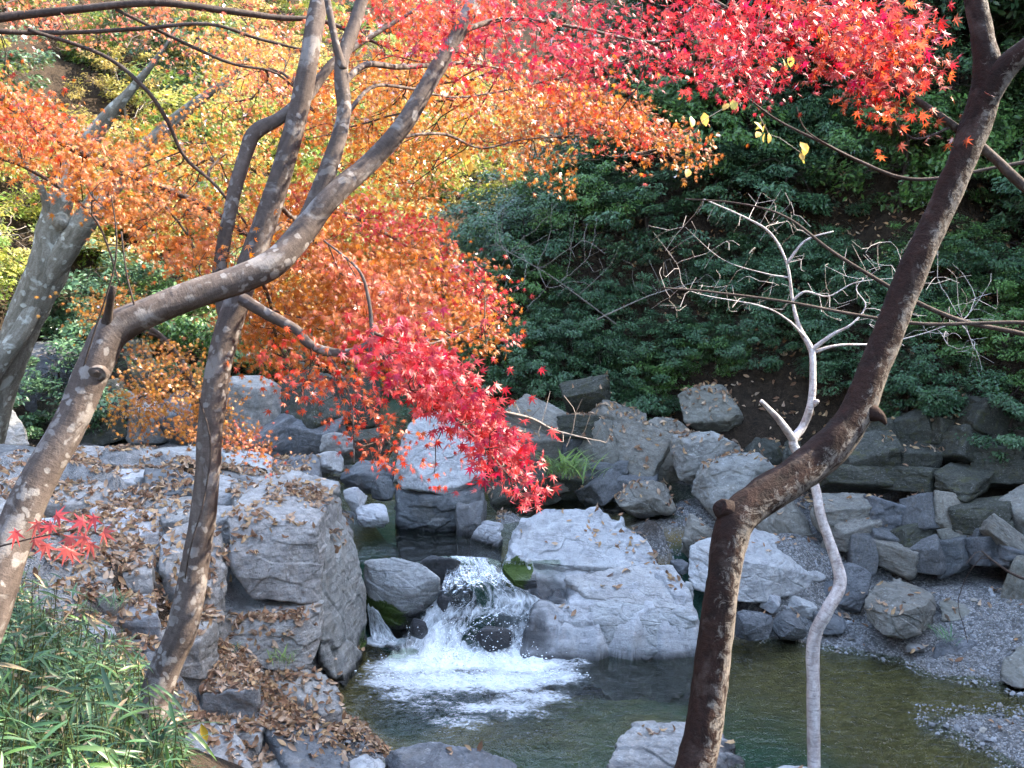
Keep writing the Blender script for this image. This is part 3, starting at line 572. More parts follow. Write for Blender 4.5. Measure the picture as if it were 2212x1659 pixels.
for i, (x0, y0, x1, y1, zt, h) in enumerate([(-120,962,110,1025,2.0,.5),(95,958,330,1005,1.95,.5),(300,962,440,1000,1.9,.4),(160,1000,340,1045,1.95,.3),(300,1015,430,1065,1.95,.3),(60,1040,230,1095,2.1,.35),(-100,1040,80,1110,2.25,.5),
        (480,970,600,1030,1.8,.5),(590,990,700,1045,1.75,.5),(490,1040,620,1090,1.9,.3),(330,1070,440,1125,1.95,.35),(180,1100,330,1160,2.05,.3),(600,1040,720,1100,1.85,.4),(430,1020,520,1075,1.85,.4),(430,1085,520,1120,1.95,.3),(20,1110,160,1170,2.2,.4)]):
    rs = np.random.default_rng(i + 70); a = np.array([G(x0 + 12, y1, zt - .12), G(x1, y1 - 6, zt - .14), G(x1 - 8, y0 + 3, zt), G(x0, y0, zt), G((x0 + x1) / 2, y1 + 5, zt - .14)]); a += rs.normal(size=a.shape) * [.06, .06, .035]
    lb(drop(a, zt - h - .4), 320 + i, ['rock_slate', 'rock_grey', 'rock_grey', 'rock_blue'][i % 4], 6, blocky=.6, strata=(.1, .15, 1))
for i, (Q, zt, th) in enumerate([([(395,1440),(470,1410),(560,1440),(560,1490),(440,1500)], .8, .3), ([(360,1500),(470,1490),(590,1530),(560,1590),(430,1575)], .62, .3), ([(330,1310),(440,1290),(470,1330),(430,1390),(340,1380)], 1.3, .3), ([(235,1290),(330,1280),(345,1330),(260,1350)], 1.65, .3),
        ([(490,1590),(590,1560),(640,1640),(600,1720),(500,1700)], .42, .3), ([(640,1640),(720,1620),(770,1700),(680,1740)], .2, .3), ([(250,1440),(350,1430),(380,1510),(300,1540)], 1.2, .4), ([(150,1320),(235,1310),(250,1370),(170,1380)], 1.75, .3)]):
    rs = np.random.default_rng(i + 170); lb(drop(np.array([G(x, y, zt + rs.normal() * .05) for x, y in Q]), zt - th - .4), 350 + i, ['rock_grey', 'rock_blue'][i % 2], 6, blocky=.6, strata=(.1, .2, 1), cuts=8, cutlo=.93)
# ------------------------------------------------------------------ water
def sheet(name, x0, x1, y0, y1, st, z, mat, foamfun, amp):
    xs = np.arange(x0, x1, st); ys = np.arange(y0, y1, st); X, Y = np.meshgrid(xs, ys); P = np.stack([X.ravel(), Y.ravel()], 1)
    f = foamfun(P); n3 = np.c_[P, 0 * P[:, 0]]
    Z = z + amp * (.25 * fbm(n3 * [2.2, 3.6, 1], 3) + np.clip(f, 0, 1.2) * (.9 * fbm(n3 * 5.5, 4, .6)))
    o = obj(name, mesh(name, np.c_[P, Z], gridfaces(len(xs), len(ys)), M[mat], attrs={'foam': f, 'flow': np.c_[P * [1, 2.0], Z]})); tag(o, kind='structure'); return o
FB = [(G(x, y, 0)[:2], r, a) for x, y, r, a in [(980,1425,.42,1.1),(1060,1425,.42,1.05),(1130,1435,.40,.85),(900,1440,.45,.68),(860,1470,.35,.52),(960,1470,.5,.62),(1080,1470,.5,.62),(1180,1460,.4,.54),(830,1385,.25,.75),(850,1455,.3,.4),
     (1100,1525,.30,.46),(1040,1528,.24,.44),(1160,1505,.35,.43),(1230,1430,.3,.36),(1000,1560,.3,.33),(1200,1440,.25,.45),(930,1520,.4,.24),(870,1500,.3,.35),(1130,1540,.35,.25)]]
def foam_low(P):
    f = np.zeros(len(P))
    for c, r, a in FB: f = np.maximum(f, a * (1 - sstep(.15, 1.25, np.linalg.norm((P - c) * [.62, 1.25], axis=1) / r)))
    d = np.linalg.norm((P - FB[5][0]) * [.6, .8], axis=1)
    return f + .20 * (1 - sstep(.5, 2.4, d))
sheet('pool_water', -2.6, 7.5, 7.2, 12.95, .028, 0., 'water', foam_low, .045)
def foam_up(P):
    c = G(1010, 1215, .9)[:2]; return .25 * (1 - sstep(.1, .8, np.linalg.norm(P - c, axis=1)))
for nm, a in (('upper_pool_water', (-2.6, .62, 13.12, 15.1, .03)), ('back_stream_water', (-12, 3.2, 15.1, 21.5, .08))):
    sheet(nm, *a, .9 if nm[0] == 'u' else .903, 'water', foam_up, .02)
# the fall
rock('stone', boxrock(940, 1272, 1040, 1340, 12.86, .7, 7), 'rock_slate', 'dark wet hump under the thin water in the upper part of the fall', 6, 90, wets=[(G(990,1300,.5), 2.)], blocky=.5, p=20)
rock('stone', boxrock(1022, 1352, 1108, 1408, 12.48, .6, 8), 'rock_slate', 'dark wet hump under the thin water low in the fall', 6, 91, wets=[(G(1060,1370,.2), 2.)], blocky=.5, p=20)
rock('stone', boxrock(880, 1335, 925, 1385, 12.5, .7, 9), 'rock_slate', 'small black wet stone between the fall and the side trickle', 5, 92, wets=[(G(900,1360,.2), 2.)], blocky=.5, p=20)
LEFT = [(935,1198,.905),(962,1218,.89),(958,1245,.80),(940,1285,.62),(900,1325,.40),(865,1365,.20),(840,1405,.04),(815,1436,-.03)]
RIGHT = [(1082,1206,.905),(1088,1236,.86),(1120,1268,.74),(1178,1292,.60),(1172,1322,.44),(1150,1360,.22),(1150,1398,.06),(1180,1436,-.03)]
def cat(P, n):
    P = np.asarray(P, float); m = len(P); t = np.linspace(0, m - 1 - 1e-6, n); i = t.astype(int); f = (t - i)[:, None]
    g = lambda k: P[np.clip(k, 0, m - 1)]
    a, b, c, d = g(i - 1), g(i), g(i + 1), g(i + 2)
    return .5 * (2 * b + (c - a) * f + (2 * a - 5 * b + 4 * c - d) * f ** 2 + (3 * b - a - 3 * c + d) * f ** 3)
nu, nv = 110, 130
Lc = cat([G(*q) for q in LEFT], nv); Rc = cat([G(*q) for q in RIGHT], nv)
u = np.linspace(0, 1, nu); v = np.linspace(0, 1, nv); U, Vv = np.meshgrid(u, v)
PF = Lc[:, None] * (1 - u)[None, :, None] + Rc[:, None] * u[None, :, None]
bul = .06 * np.exp(-(((U - .42) / .22) ** 2 + ((Vv - .42) / .14) ** 2)) + .075 * np.exp(-(((U - .62) / .2) ** 2 + ((Vv - .72) / .13) ** 2)) + .05 * np.exp(-(((U - .8) / .15) ** 2 + ((Vv - .38) / .1) ** 2)) - .10 * np.exp(-(((U - .12) / .1) ** 2 + ((Vv - .75) / .2) ** 2))
q3 = np.stack([U * 6, Vv * 4.5, 0 * U], -1).reshape(-1, 3)
tur = fbm(q3, 4, .6).reshape(U.shape)
PF[..., 2] += bul + .07 * tur * np.sin(np.pi * np.clip(Vv * 1.0 + .02, 0, 1)) - .05 * (np.abs(U - .5) * 2) ** 4
PF[..., 1] -= .5 * bul
PX, PY, _ = proj(PF)
def ell(x, y, rx, ry): return np.exp(-(((PX - x) / rx) ** 2 + ((PY - y) / ry) ** 2))
hum = .06 * ell(985, 1290, 50, 34) + .07 * ell(1062, 1360, 55, 34) + .04 * ell(1092, 1262, 34, 20)
PF[..., 2] += hum; PF[..., 1] -= .4 * hum
fo = .44 + .45 * sstep(1385, 1425, PY) - .50 * ell(985, 1285, 48, 30) - .46 * ell(1065, 1358, 52, 26) - .4 * ell(1092, 1258, 34, 16) - .35 * ell(1020, 1225, 60, 22) + .30 * ell(925, 1350, 24, 60) + .34 * ell(1140, 1296, 55, 10) + .22 * ell(1010, 1326, 90, 10) + .25 * ell(1140, 1368, 16, 36) + .2 * ell(960, 1380, 50, 24) + .14 * tur
fo = fo - .5 * (1 - sstep(0, .07, U)) * (1 - sstep(.75, .95, Vv)) - .4 * (1 - sstep(0, .05, 1 - U)) * (1 - sstep(.8, .95, Vv))
wf = obj('waterfall', mesh('waterfall', PF.reshape(-1, 3), gridfaces(nu, nv), M['fall'], attrs={'foam': fo.ravel(), 'flow': np.stack([U * 1.7 + .12 * tur, Vv * 1.0 + .10 * tur, hum * 4], -1).reshape(-1, 3)}))
tag(wf, 'white cascade tumbling between boulders into the pool', 'waterfall')
# side trickle on the left
Lc = cat([G(*q) for q in [(792,1312,.42),(796,1335,.25),(800,1368,.06),(805,1392,-.03)]], 60); Rc = cat([G(*q) for q in [(808,1318,.40),(830,1345,.22),(850,1376,.04),(862,1395,-.03)]], 60)
U, Vv = np.meshgrid(np.linspace(0, 1, 50), np.linspace(0, 1, 60)); PF = Lc[:, None] * (1 - U[..., None]) + Rc[:, None] * U[..., None]
tur = fbm(np.stack([U * 6, Vv * 3, 0 * U + 4], -1).reshape(-1, 3), 4).reshape(U.shape); PF[..., 2] += .04 * tur + .03
wf2 = obj('waterfall', mesh('waterfall', PF.reshape(-1, 3), gridfaces(50, 60), M['fall'], attrs={'foam': (.5 + .2 * tur + .2 * Vv).ravel(), 'flow': np.stack([U * 1.2, Vv * .6, 0 * U], -1).reshape(-1, 3)}))
tag(wf2, 'small white side trickle beside the left ledge', 'waterfall')
# spray: droplets and froth lumps
m, nt, out = newmat('froth'); p = nd(nt, 'BsdfPrincipled', Base_Color=(.88, .92, .94, 1), Roughness=.35); nt.links.new(p.outputs[0], out.inputs[0]); M['froth'] = m
bg_ = Bag(); d1, f1_ = ico(1)
for c, r, a in FB[:8]:
    for k in range(int(150 * a)):
        q = c + rng.normal(size=2) * r * [.55, .28]; s = rng.uniform(.004, .013)
        bg_.add(d1 * s * [1.3, 1, .7] + [q[0], q[1], abs(rng.normal()) * .05 * a + .005], f1_)
for k in range(260):
    X, Y = rng.uniform(880, 1160), rng.uniform(1330, 1420); q = G(X, Y, .3 * (1420 - Y) / 90 + .05); bg_.add(d1 * rng.uniform(.003, .009) + q + [0, -.1, rng.uniform(0, .14)], f1_)
tag(obj('spray', bg_.mesh('spray', M['froth'])), 'white froth and droplets at the foot of the waterfall', 'spray', kind='stuff')
# ------------------------------------------------------------------ small stones and fallen leaves
dg = bpy.context.evaluated_depsgraph_get(); bpy.context.view_layer.update(); dg = bpy.context.evaluated_depsgraph_get()
def down(x, y, z=9.):
    ok, p, n, i, o, mt = SC.ray_cast(dg, Vector((x, y, z)), Vector((0, 0, -1)))
    return (np.array(p), np.array(n), o.name.split('.')[0]) if ok else (None, None, '')
def frames(nrm, fwd):
    n = unit(nrm); f = fwd - np.sum(fwd * n, -1, keepdims=True) * n; f = unit(f); s = np.cross(f, n)
    return np.stack([s, f, n], -1)              # columns: side, forward, normal
def scatter(T, F, pos, Rm, sc, col):            # many copies of one small shape as one mesh
    V = np.einsum('nij,kj->nki', Rm * np.asarray(sc)[:, None, None], T) + pos[:, None]
    n, k = len(pos), len(T); FF = (F[None] + (np.arange(n) * k)[:, None, None]).reshape(-1, F.shape[1])
    return V.reshape(-1, 3), FF, np.repeat(col, k, 0)
# pebbles
bag = Bag(); pts = []
def in_gravel(x, y, h): return -.12 < h < .62 and x > 1.2 and sdist(np.array([[x, y]]), HR)[0] < -.1
cand = np.c_[rng.uniform(1.5, 7, 28000), rng.uniform(7.8, 15, 28000)]; hh = height(cand)
dd = sdist(cand, HR); keep = (hh > -.1) & (hh < .9) & (dd < .2)
cand2 = np.c_[rng.uniform(-2.3, 1.2, 9000), rng.uniform(9, 17, 9000)]; h2 = height(cand2)
k2 = ((cand2[:, 1] < 10.6) & (h2 > -.05) & (h2 < .3)) | ((cand2[:, 1] > 14) & (h2 > .8) & (h2 < 1.15))
cand = np.concatenate([cand[keep], cand2[k2]]); 
d2, f2_ = ico(1)
pv = [d2 * [1, .75, .5] * (1 + .45 * pn(d2 * 1.7 + k * 9))[:, None] for k in range(6)]
pp, pr, ps, pc, pk = [], [], [], [], []
for x, y in cand:
    p, n, nm = down(x, y)
    if p is None or nm not in ('ground', 'pool_water'): continue
    s = rng.uniform(.006, .017) * (1 if rng.random() < .96 else 3.); pp.append(p + n * s * .2); pr.append(n + rng.normal(size=3) * .25); ps.append(s); g = rng.uniform(.10, .46); pc.append([g * .98, g, g * 1.02] if rng.random() < .8 else [g, g * .9, g * .75]); pk.append(rng.integers(6))
pp, pr, ps, pc, pk = map(np.array, (pp, pr, ps, pc, pk)); Rm = frames(pr, rng.normal(size=pr.shape))
for k in range(6):
    q = pk == k; V, F, C = scatter(pv[k], f2_, pp[q], Rm[q], ps[q], pc[q]); bag.add(V, F, C)
m, nt, out = newmat('pebble'); v = ocoord(nt); c = mixc(nt, mth(nt, 'MULTIPLY', noise(nt, v, 60, 3), .5), attr(nt, 'Col', 'Color'), (.12, .12, .12)); p = nd(nt, 'BsdfPrincipled', Base_Color=c, Roughness=.75); nt.links.new(p.outputs[0], out.inputs[0]); M['pebble'] = m
tag(obj('gravel', bag.mesh('gravel', M['pebble'], False)), 'loose grey pebbles and gravel along the water', 'gravel', kind='stuff')
# a dry leaf: long, pointed, curled
def dryleaf(curl, cup):
    xs = np.array([-.5, -.3, -.05, .2, .5]); ws = np.array([.0, .15, .21, .15, .0]); V = []
    for a, b in zip(xs, ws):
        z = curl * (a * a) ; V += [[-b, a, z + cup * b], [0, a, z - .02], [b, a, z + cup * b]]
    F = []
    for i in range(4):
        for j in range(2): q = i * 3 + j; F.append([q, q + 1, q + 4, q + 3])
    return np.array(V), np.array(F)
DRY = [dryleaf(.8, .5), dryleaf(-.9, .7), dryleaf(1.3, -.5), dryleaf(.3, 1.3), dryleaf(-.3, -.3)]
DRYC = np.array([(.42, .26, .16), (.50, .34, .23), (.34, .19, .11), (.56, .41, .29), (.25, .135, .08), (.46, .28, .15), (.54, .36, .20)])
lp, ln, lk = [], [], []
def litter(n, x0, x1, y0, y1, surf, dens, minz=.6, lo=-.05):
    P = np.c_[rng.uniform(x0, x1, n), rng.uniform(y0, y1, n)]
    nzv = fbm(np.c_[P * 1.5, 0 * P[:, 0] + 3], 3); P = P[(nzv + rng.random(n) * .7) > dens]
    for x, y in P:
        p, nn, nm = down(x, y)
        if p is not None and nm in surf and nn[2] > minz and p[2] > lo:
            lp.append(p + nn * rng.uniform(.004, .03)); ln.append(nn)
litter(26000, -6.5, -.1, 7.6, 15.8, ('ground',), .25, .5)
litter(15000, -6.5, -.1, 7.6, 15.8, ('rock_block',), .46, .75)
litter(6000, -3.5, -.2, 7.8, 11.6, ('ground',), .1, .5)
litter(4200, -.6, 5.5, 9.5, 17.5, ('boulder', 'stone', 'rock_block', 'upper_block', 'slab', 'bedrock_core'), .62, .6, .02)
litter(2500, 1.2, 7, 8, 15.5, ('ground',), .5, .6, .03)
litter(6000, -2, 9, 15, 21, ('ground', 'rock_block', 'boulder'), .25, .4)
for X, Y, z, sg, m_ in [(250,1080,1.9,.5,420),(225,1150,1.95,.4,380),(300,1225,1.85,.4,380),(200,1205,2.,.35,260),(265,1340,1.6,.35,380),(330,1165,1.85,.35,260),(180,1320,1.75,.3,240),(560,1322,1.08,.24,420),(500,1312,1.1,.22,320),(625,1330,1.08,.2,240),(470,1375,1.,.16,220),(440,1420,.85,.2,220),
        (500,1455,.72,.25,320),(560,1485,.6,.25,360),(620,1505,.5,.2,260),(600,1580,.32,.2,300),(650,1630,.2,.22,300),(560,1640,.3,.25,320),(785,1580,.04,.18,260),(520,1540,.52,.22,300),(700,1590,.12,.18,240),(420,1540,.7,.22,260),(480,1620,.5,.2,240),(330,1060,1.9,.45,300),(560,1060,1.85,.35,260),(640,1100,1.85,.25,200),(110,1075,2.05,.4,260),(720,1120,1.75,.18,140)]:
    c_ = G(X, Y, z)
    for x, y in c_[:2] + rng.normal(size=(int(m_ * .5), 2)) * sg * .85:
        p, nn, nm = down(x, y)
        if p is not None and nm in ('ground', 'rock_block') and nn[2] > .62 and p[2] > .0: lp.append(p + nn * rng.uniform(.004, .035)); ln.append(nn)
lp = np.array(lp); ln = np.array(ln); n = len(lp)
lf = rng.normal(size=(n, 3)); lnn = ln + rng.normal(size=(n, 3)) * .45; LR = frames(lnn, lf); lsz = rng.uniform(.06, .13, n); lk = rng.integers(5, size=n)
lcol = DRYC[rng.integers(len(DRYC), size=n)] * rng.uniform(.8, 1.35, (n, 1))
X, Y, f = proj(lp); vis = (X > 5) & (X < 2207) & (Y > 5) & (Y < 1654)
order = np.argsort(-np.where(vis, lsz / f * np.abs(np.einsum('ij,ij->i', LR[:, :, 2], unit(np.array([0, 0, CAMZ]) - lp)) + .3), 0))
big = order[:300]; rest = np.setdiff1d(np.arange(n), big)
from mathutils import Matrix
dm = [[mesh('fallen_leaf', DRY[k][0], DRY[k][1], M['dry_leaf'], np.tile(c, (15, 1))) for c in DRYC] for k in range(5)]
def mat4(Rm, s, p): 
    A = np.eye(4); A[:3, :3] = Rm * s; A[:3, 3] = p; return Matrix(A.tolist())
for i in big:
    o = obj('fallen_leaf', dm[lk[i]][rng.integers(len(DRYC))]); o.matrix_basis = mat4(LR[i], lsz[i], lp[i]); x, y = lp[i][:2]
    where = 'low leafy strip between the ledge steps and the pool' if x > -2.4 and y < 11.0 and lp[i][2] < .9 else ('stepped rock ledge left of the waterfall' if x < -.1 and y > 8.6 else ('near slope beside the bamboo grass' if x < -.1 else 'boulders and gravel right of the waterfall'))
    tag(o, 'dry brown fallen leaf on the ' + where, 'leaf', 'fallen leaves on the ' + where)
bag = Bag()
for k in range(5):
    q = rest[lk[rest] == k]; V, F, C = scatter(DRY[k][0], DRY[k][1], lp[q], LR[q], lsz[q], lcol[q]); bag.add(V, F, C)
tag(obj('leaf_litter', bag.mesh('leaf_litter', M['dry_leaf'])), 'brown fallen leaves drifted over the ledge and rocks', 'leaf litter', kind='stuff')
p, nn, nm = down(*D(440, 1580, 8.8)[:2])
o = obj('fallen_leaf', mesh('fallen_leaf', DRY[3][0], DRY[3][1], M['dry_leaf'], np.tile([.75, .50, .06], (15, 1)))); o.matrix_basis = mat4(frames(np.array([[.3, -.8, .5]]), np.array([[-.3, .2, .9]]))[0], .15, D(440, 1582, 8.2)); tag(o, 'large bright yellow leaf standing on the ledge beside the spotted trunk', 'leaf')
# ------------------------------------------------------------------ trees
def tube(P, r, sides=10, sub=4, rough=.05, seed=0, cap=True):
    P = np.asarray(P, float); r = np.asarray(r, float); n = max(3, (len(P) - 1) * sub + 1); Q = cat(np.c_[P, r], n); C, rr = Q[:, :3], np.abs(Q[:, 3])
    T = unit(np.gradient(C, axis=0)); a = np.array([1., 0, 0]) if abs(T[0][0]) < .8 else np.array([0, 1., 0]); fr = []
    for t in T: a = unit(a - (a @ t) * t); fr.append(a)
    A = np.array(fr); Bq = np.cross(T, A); th = np.linspace(0, 2 * np.pi, sides, endpoint=False); cs, sn = np.cos(th), np.sin(th)
    dirs = cs[None, :, None] * A[:, None] + sn[None, :, None] * Bq[:, None]
    L = np.concatenate([[0], np.cumsum(np.linalg.norm(np.diff(C, axis=0), axis=1))])
    bk = np.stack([cs[None] * rr[:, None], sn[None] * rr[:, None], np.repeat(L[:, None], sides, 1)], -1)
    k = 1.
    if rough: q = bk.reshape(-1, 3); q = q / max(rr.mean(), .004); k = (1 + rough * (1.3 * fbm(q * [.5, .5, .22] + seed * 3.1, 2) + .5 * fbm(q * [1.6, 1.6, .9] + seed, 2))).reshape(n, sides, 1)
    V = C[:, None] + dirs * rr[:, None, None] * k
    i = np.arange(n - 1)[:, None] * sides; j = np.arange(sides)[None]; j2 = (j + 1) % sides
    F = np.stack([i + j, i + j2, i + j2 + sides, i + j + sides], -1).reshape(-1, 4)
    V = V.reshape(-1, 3); bk = bk.reshape(-1, 3)
    if cap:                                     # close both ends
        V = np.concatenate([V, C[:1], C[-1:]]); bk = np.concatenate([bk, bk[:1], bk[-1:]]); m0, m1 = len(V) - 2, len(V) - 1; e = (n - 1) * sides
        j = np.arange(0, sides, 1); F = np.concatenate([F, np.stack([np.full(sides, m0), (j + 1) % sides, j, j], -1)[:, [0, 1, 2, 2]], np.stack([np.full(sides, m1), e + j, e + (j + 1) % sides, e + (j + 1) % sides], -1)])
        return V, F, bk, C, rr
    return V, F, bk, C, rr
def quadtri(F): return F
def path(L):                                    # image points with depth and width in picture units
    P = np.array([D(x, y, d) for x, y, d, _ in L]); r = np.array([wd / 2 / FPX * proj(q)[2] for q, (_, _, _, wd) in zip(P, L)]); return P, r
def limb(tree, name, L, mat, sides=12, sub=5, rough=.06, seed=0):
    P, r = path(L) if len(L[0]) == 4 and not isinstance(L, tuple) else L
    V, F, bk, C, rr = tube(P, r, sides, sub, rough, seed); n = len(V) - 2
    # degenerate cap quads become triangles
    k = 2 * sides; body = F[:-k]; caps = F[-k:, :3]
    V0 = V - np.array(tree.location); me = bpy.data.meshes.new(name)
    me.from_pydata(V0.tolist(), [], body.tolist() + caps.tolist()); me.polygons.foreach_set('use_smooth', np.full(len(me.polygons), True))
    a = me.attributes.new('bark', 'FLOAT_VECTOR', 'POINT'); a.data.foreach_set('vector', np.asarray(bk, np.float32).ravel()); me.materials.append(M[mat])
    dv = unit(V - np.concatenate([np.repeat(C, sides, 0), C[:1], C[-1:]])); sa = me.attributes.new('side', 'FLOAT', 'POINT'); sa.data.foreach_set('value', np.asarray(np.clip(dv @ unit([.78, -.42, -.45]) * .55 + .20, -1, 1), np.float32))  # how far each point faces the light painted on the right
    obj(name, me, tree); return C, rr
def inpoly(P, x, y):
    P = np.asarray(P, float); c = np.zeros(len(x), bool); j = len(P) - 1
    for i in range(len(P)):
        with np.errstate(divide='ignore', invalid='ignore'):
            t = ((P[i, 1] > y) != (P[j, 1] > y)) & (x < (P[j, 0] - P[i, 0]) * (y - P[i, 1]) / (P[j, 1] - P[i, 1] + 1e-9) + P[i, 0])
        c ^= t; j = i
    return c
def sample_poly(P, n, rs):
    P = np.asarray(P, float); lo, hi = P.min(0), P.max(0); out = np.zeros((0, 2))
    while len(out) < n: q = rs.uniform(lo, hi, (n * 2, 2)); out = np.concatenate([out, q[inpoly(P, q[:, 0], q[:, 1])]])
    return out[:n]
def twigs(nodes, targets, rs, r_tip=.0012, sag=.06, jit=.03, expo=.42, rmax=.012, bend=.5):
    # every target is tied to the nearest point of what has grown so far
    N = [tuple(p) for p in nodes]; n0 = len(N); par = [-1] * len(N); Na = np.array(N); d = np.min(np.linalg.norm(targets[:, None] - Na[None], axis=-1), axis=1); paths = []
    buf = np.zeros((len(N) + len(targets) * 12, 3)); buf[:len(N)] = Na; cnt = len(N); plen = np.zeros(len(buf))
    for t in targets[np.argsort(d)]:
        dist = np.linalg.norm(buf[:cnt] - t, axis=1); i = int(np.argmin(dist + .55 * plen[:cnt])); a = buf[i]; L = dist[i]; m = int(np.clip(L / .09, 2, 10)); s = np.linspace(0, 1, m + 1)[1:, None]
        pa = par[i]; pdv = unit(a - buf[pa]) if pa >= 0 else (unit(buf[min(i + 1, n0 - 1)] - buf[max(i - 1, 0)]) if n0 > 2 else np.zeros(3)); pdv = pdv * max(-.2, float(pdv @ (t - a)) / (L + 1e-6) + .35)
        ct = a + pdv * L * bend + (t - a) * .12; q = a * (1 - s) ** 2 + 2 * ct * s * (1 - s) + t * s * s; q[:, 2] += (-sag if a[2] > t[2] else sag) * L * (np.sin(np.pi * s[:, 0])) * -1; q[:-1] += rs.normal(size=(m - 1, 3)) * jit * L
        ids = [i]
        for k in range(m): buf[cnt] = q[k]; plen[cnt] = plen[ids[-1]] + L / m; par.append(ids[-1]); ids.append(cnt); cnt += 1
        paths.append(ids)
    w_ = np.zeros(cnt)
    for ids in paths: w_[ids[-1]] += 1
    for k in range(cnt - 1, -1, -1):
        if par[k] >= 0: w_[par[k]] += w_[k]
    bag = Bag()
    for ids in paths:
        P = buf[ids]; r = np.minimum(r_tip * np.maximum(w_[ids], 1) ** expo, rmax); r[0] = min(r[0], r[1] * 1.15)
        V, F, bk, C, rr = tube(P, r, 4, 1, 0, 0, False); bag.add(V, F, None, bk)
    tips = np.array([buf[i[-1]] for i in paths]); tdir = unit(np.array([buf[i[-1]] - buf[i[-2]] for i in paths]))
    return bag, tips, tdir
def maple_shape(seed, lobes=7):
    rs = np.random.default_rng(seed); an = [0, 38, 78, 122] if lobes == 7 else [0, 45, 95]; ln = [1., .93, .72, .42] if lobes == 7 else [1, .9, .6]
    pts = []
    full = [(-a, l) for a, l in list(zip(an, ln))[:0:-1]] + list(zip(an, ln))
    pts.append((-165, .10))
    for i, (a, l) in enumerate(full):
        l = l * rs.uniform(.9, 1.08); a = a + rs.normal() * 3
        pts += [(a, l)]
        if i < len(full) - 1: b = full[i + 1]; pts.append(((a + b[0]) / 2, .33 * min(l, b[1]) + .03))
    pts.append((165, .10)); V = [[0, 0, 0.03]]
    for a, l in pts: V.append([l * math.sin(R(a)), l * math.cos(R(a)), -.16 * l * l + rs.normal() * .02])
    n = len(V); F = [[0, i + 1, i] for i in range(1, n - 1)] + [[0, 1, n - 1]]
    V = np.array(V) * .58; return V, np.array(F)
MAP = [maple_shape(k) for k in range(4)]
def pal(*c): return np.array(c, float)
PO = pal((.62, .21, .03), (.58, .17, .028), (.64, .25, .045), (.60, .145, .035), (.64, .29, .06), (.52, .13, .022))
PS = pal((.62, .17, .08), (.64, .21, .085), (.60, .13, .075), (.62, .25, .08), (.64, .15, .12))
PRD = pal((.58, .020, .038), (.53, .014, .035), (.61, .034, .045), (.60, .045, .08), (.46, .01, .025), (.63, .06, .055))
PPK = pal((.68, .045, .075), (.64, .025, .055), (.72, .09, .10), (.68, .07, .05), (.58, .02, .04))
POR = pal((.62, .08, .03), (.64, .125, .035), (.61, .05, .035), (.62, .155, .04), (.58, .042, .035))
PY = pal((.60, .27, .04), (.58, .22, .035), (.64, .32, .06), (.56, .19, .032), (.52, .17, .03))
PYG = pal((.74, .46, .10), (.74, .36, .08), (.72, .28, .06))
def maple(tree, nodes, regions, seed, size=.050, spr=1.15):
    rs = np.random.default_rng(seed); T = []; pid = []
    for k, (poly, y0, y1, palx, n, per, droop, sz) in enumerate(regions):
        q = sample_poly(poly, n, rs); T.append(np.array([D(x, y, rs.uniform(y0, y1)) for x, y in q])); pid += [k] * n
    T = np.concatenate(T); pid = np.array(pid)
    bag, tips, td = twigs(nodes, T, rs)
    tw = obj('twigs', bag.mesh('twigs', M['twig']), tree, -np.array(tree.location)); tag(tw, kind='stuff')
    # nearest region of each tip
    idx = np.array([int(np.argmin(np.linalg.norm(T - t, axis=1))) for t in tips]); pid = pid[idx]
    P, Nn, Fw, S, Cc = [], [], [], [], []
    for t, dv, k in zip(tips, td, pid):
        poly, y0, y1, palx, n, per, droop, sz = regions[k]; per = int(per * 1.45); m = rs.integers(max(3, per // 2), per + per // 2 + 1)
        dv = unit(dv * .6 + np.array(droop) * .8); sd = unit(np.cross(dv, [0, 0, 1.]) + 1e-6); up = unit(np.cross(sd, dv))
        a = rs.uniform(-.17, .07, m) * spr; b = rs.normal(size=m) * (.055 + .045 * (a < 0)) * spr; c = rs.normal(size=m) * .02
        p = t + a[:, None] * dv + b[:, None] * sd + c[:, None] * up
        tc = unit(np.array([0, 0, CAMZ]) - t)
        nr = unit(up * .55 + tc * .55 + rs.normal(size=(m, 3)) * .45)
        fw = dv + np.sign(b)[:, None] * sd * rs.uniform(.1, .9, m)[:, None] + np.array([0, 0, -.5]) + rs.normal(size=(m, 3)) * .35
        cl = palx[rs.integers(len(palx))] * .55 + palx[rs.integers(len(palx), size=m)] * .45
        P.append(p); Nn.append(nr); Fw.append(fw); S.append(size * sz * rs.uniform(.6, 1.15, m)); Cc.append(np.clip(cl * rs.uniform(.82, 1.12, (m, 1)), 0, .8))
    P, Nn, Fw, S, Cc = map(np.concatenate, (P, Nn, Fw, S, Cc)); Rm = frames(Nn, Fw); kk = rs.integers(4, size=len(P)); L = np.array(tree.location)
    X, Y, f = proj(P); vis = (X > 0) & (X < 2212) & (Y > 0) & (Y < 1659)
    order = np.argsort(-np.where(vis, S / f, 0)); big = order[:300]; rest = np.setdiff1d(np.arange(len(P)), big)
    bag = Bag()
    for k in range(4):
        q = rest[kk[rest] == k]; V, F, C = scatter(MAP[k][0], MAP[k][1], P[q] - L, Rm[q], S[q], Cc[q]); bag.add(V, F, C)
    tag(obj('foliage', bag.mesh('foliage', M['maple_leaf'], False), tree), kind='stuff')
    cb = np.round(Cc[big] * 10) / 10; cache = {}
    for i in big:
        key = (int(kk[i]), tuple(np.round(Cc[i] / .06).astype(int)))
        if key not in cache: cache[key] = mesh('leaf', MAP[kk[i]][0], MAP[kk[i]][1], M['maple_leaf'], np.tile(np.array(key[1]) * .06 + .01, (len(MAP[kk[i]][0]), 1)), False)
        o = obj('leaf', cache[key], tree); o.matrix_basis = mat4(Rm[i], S[i], P[i] - L)
    return len(P)
def base_of(L, dz=0): p = D(*L[0][:3]); return p
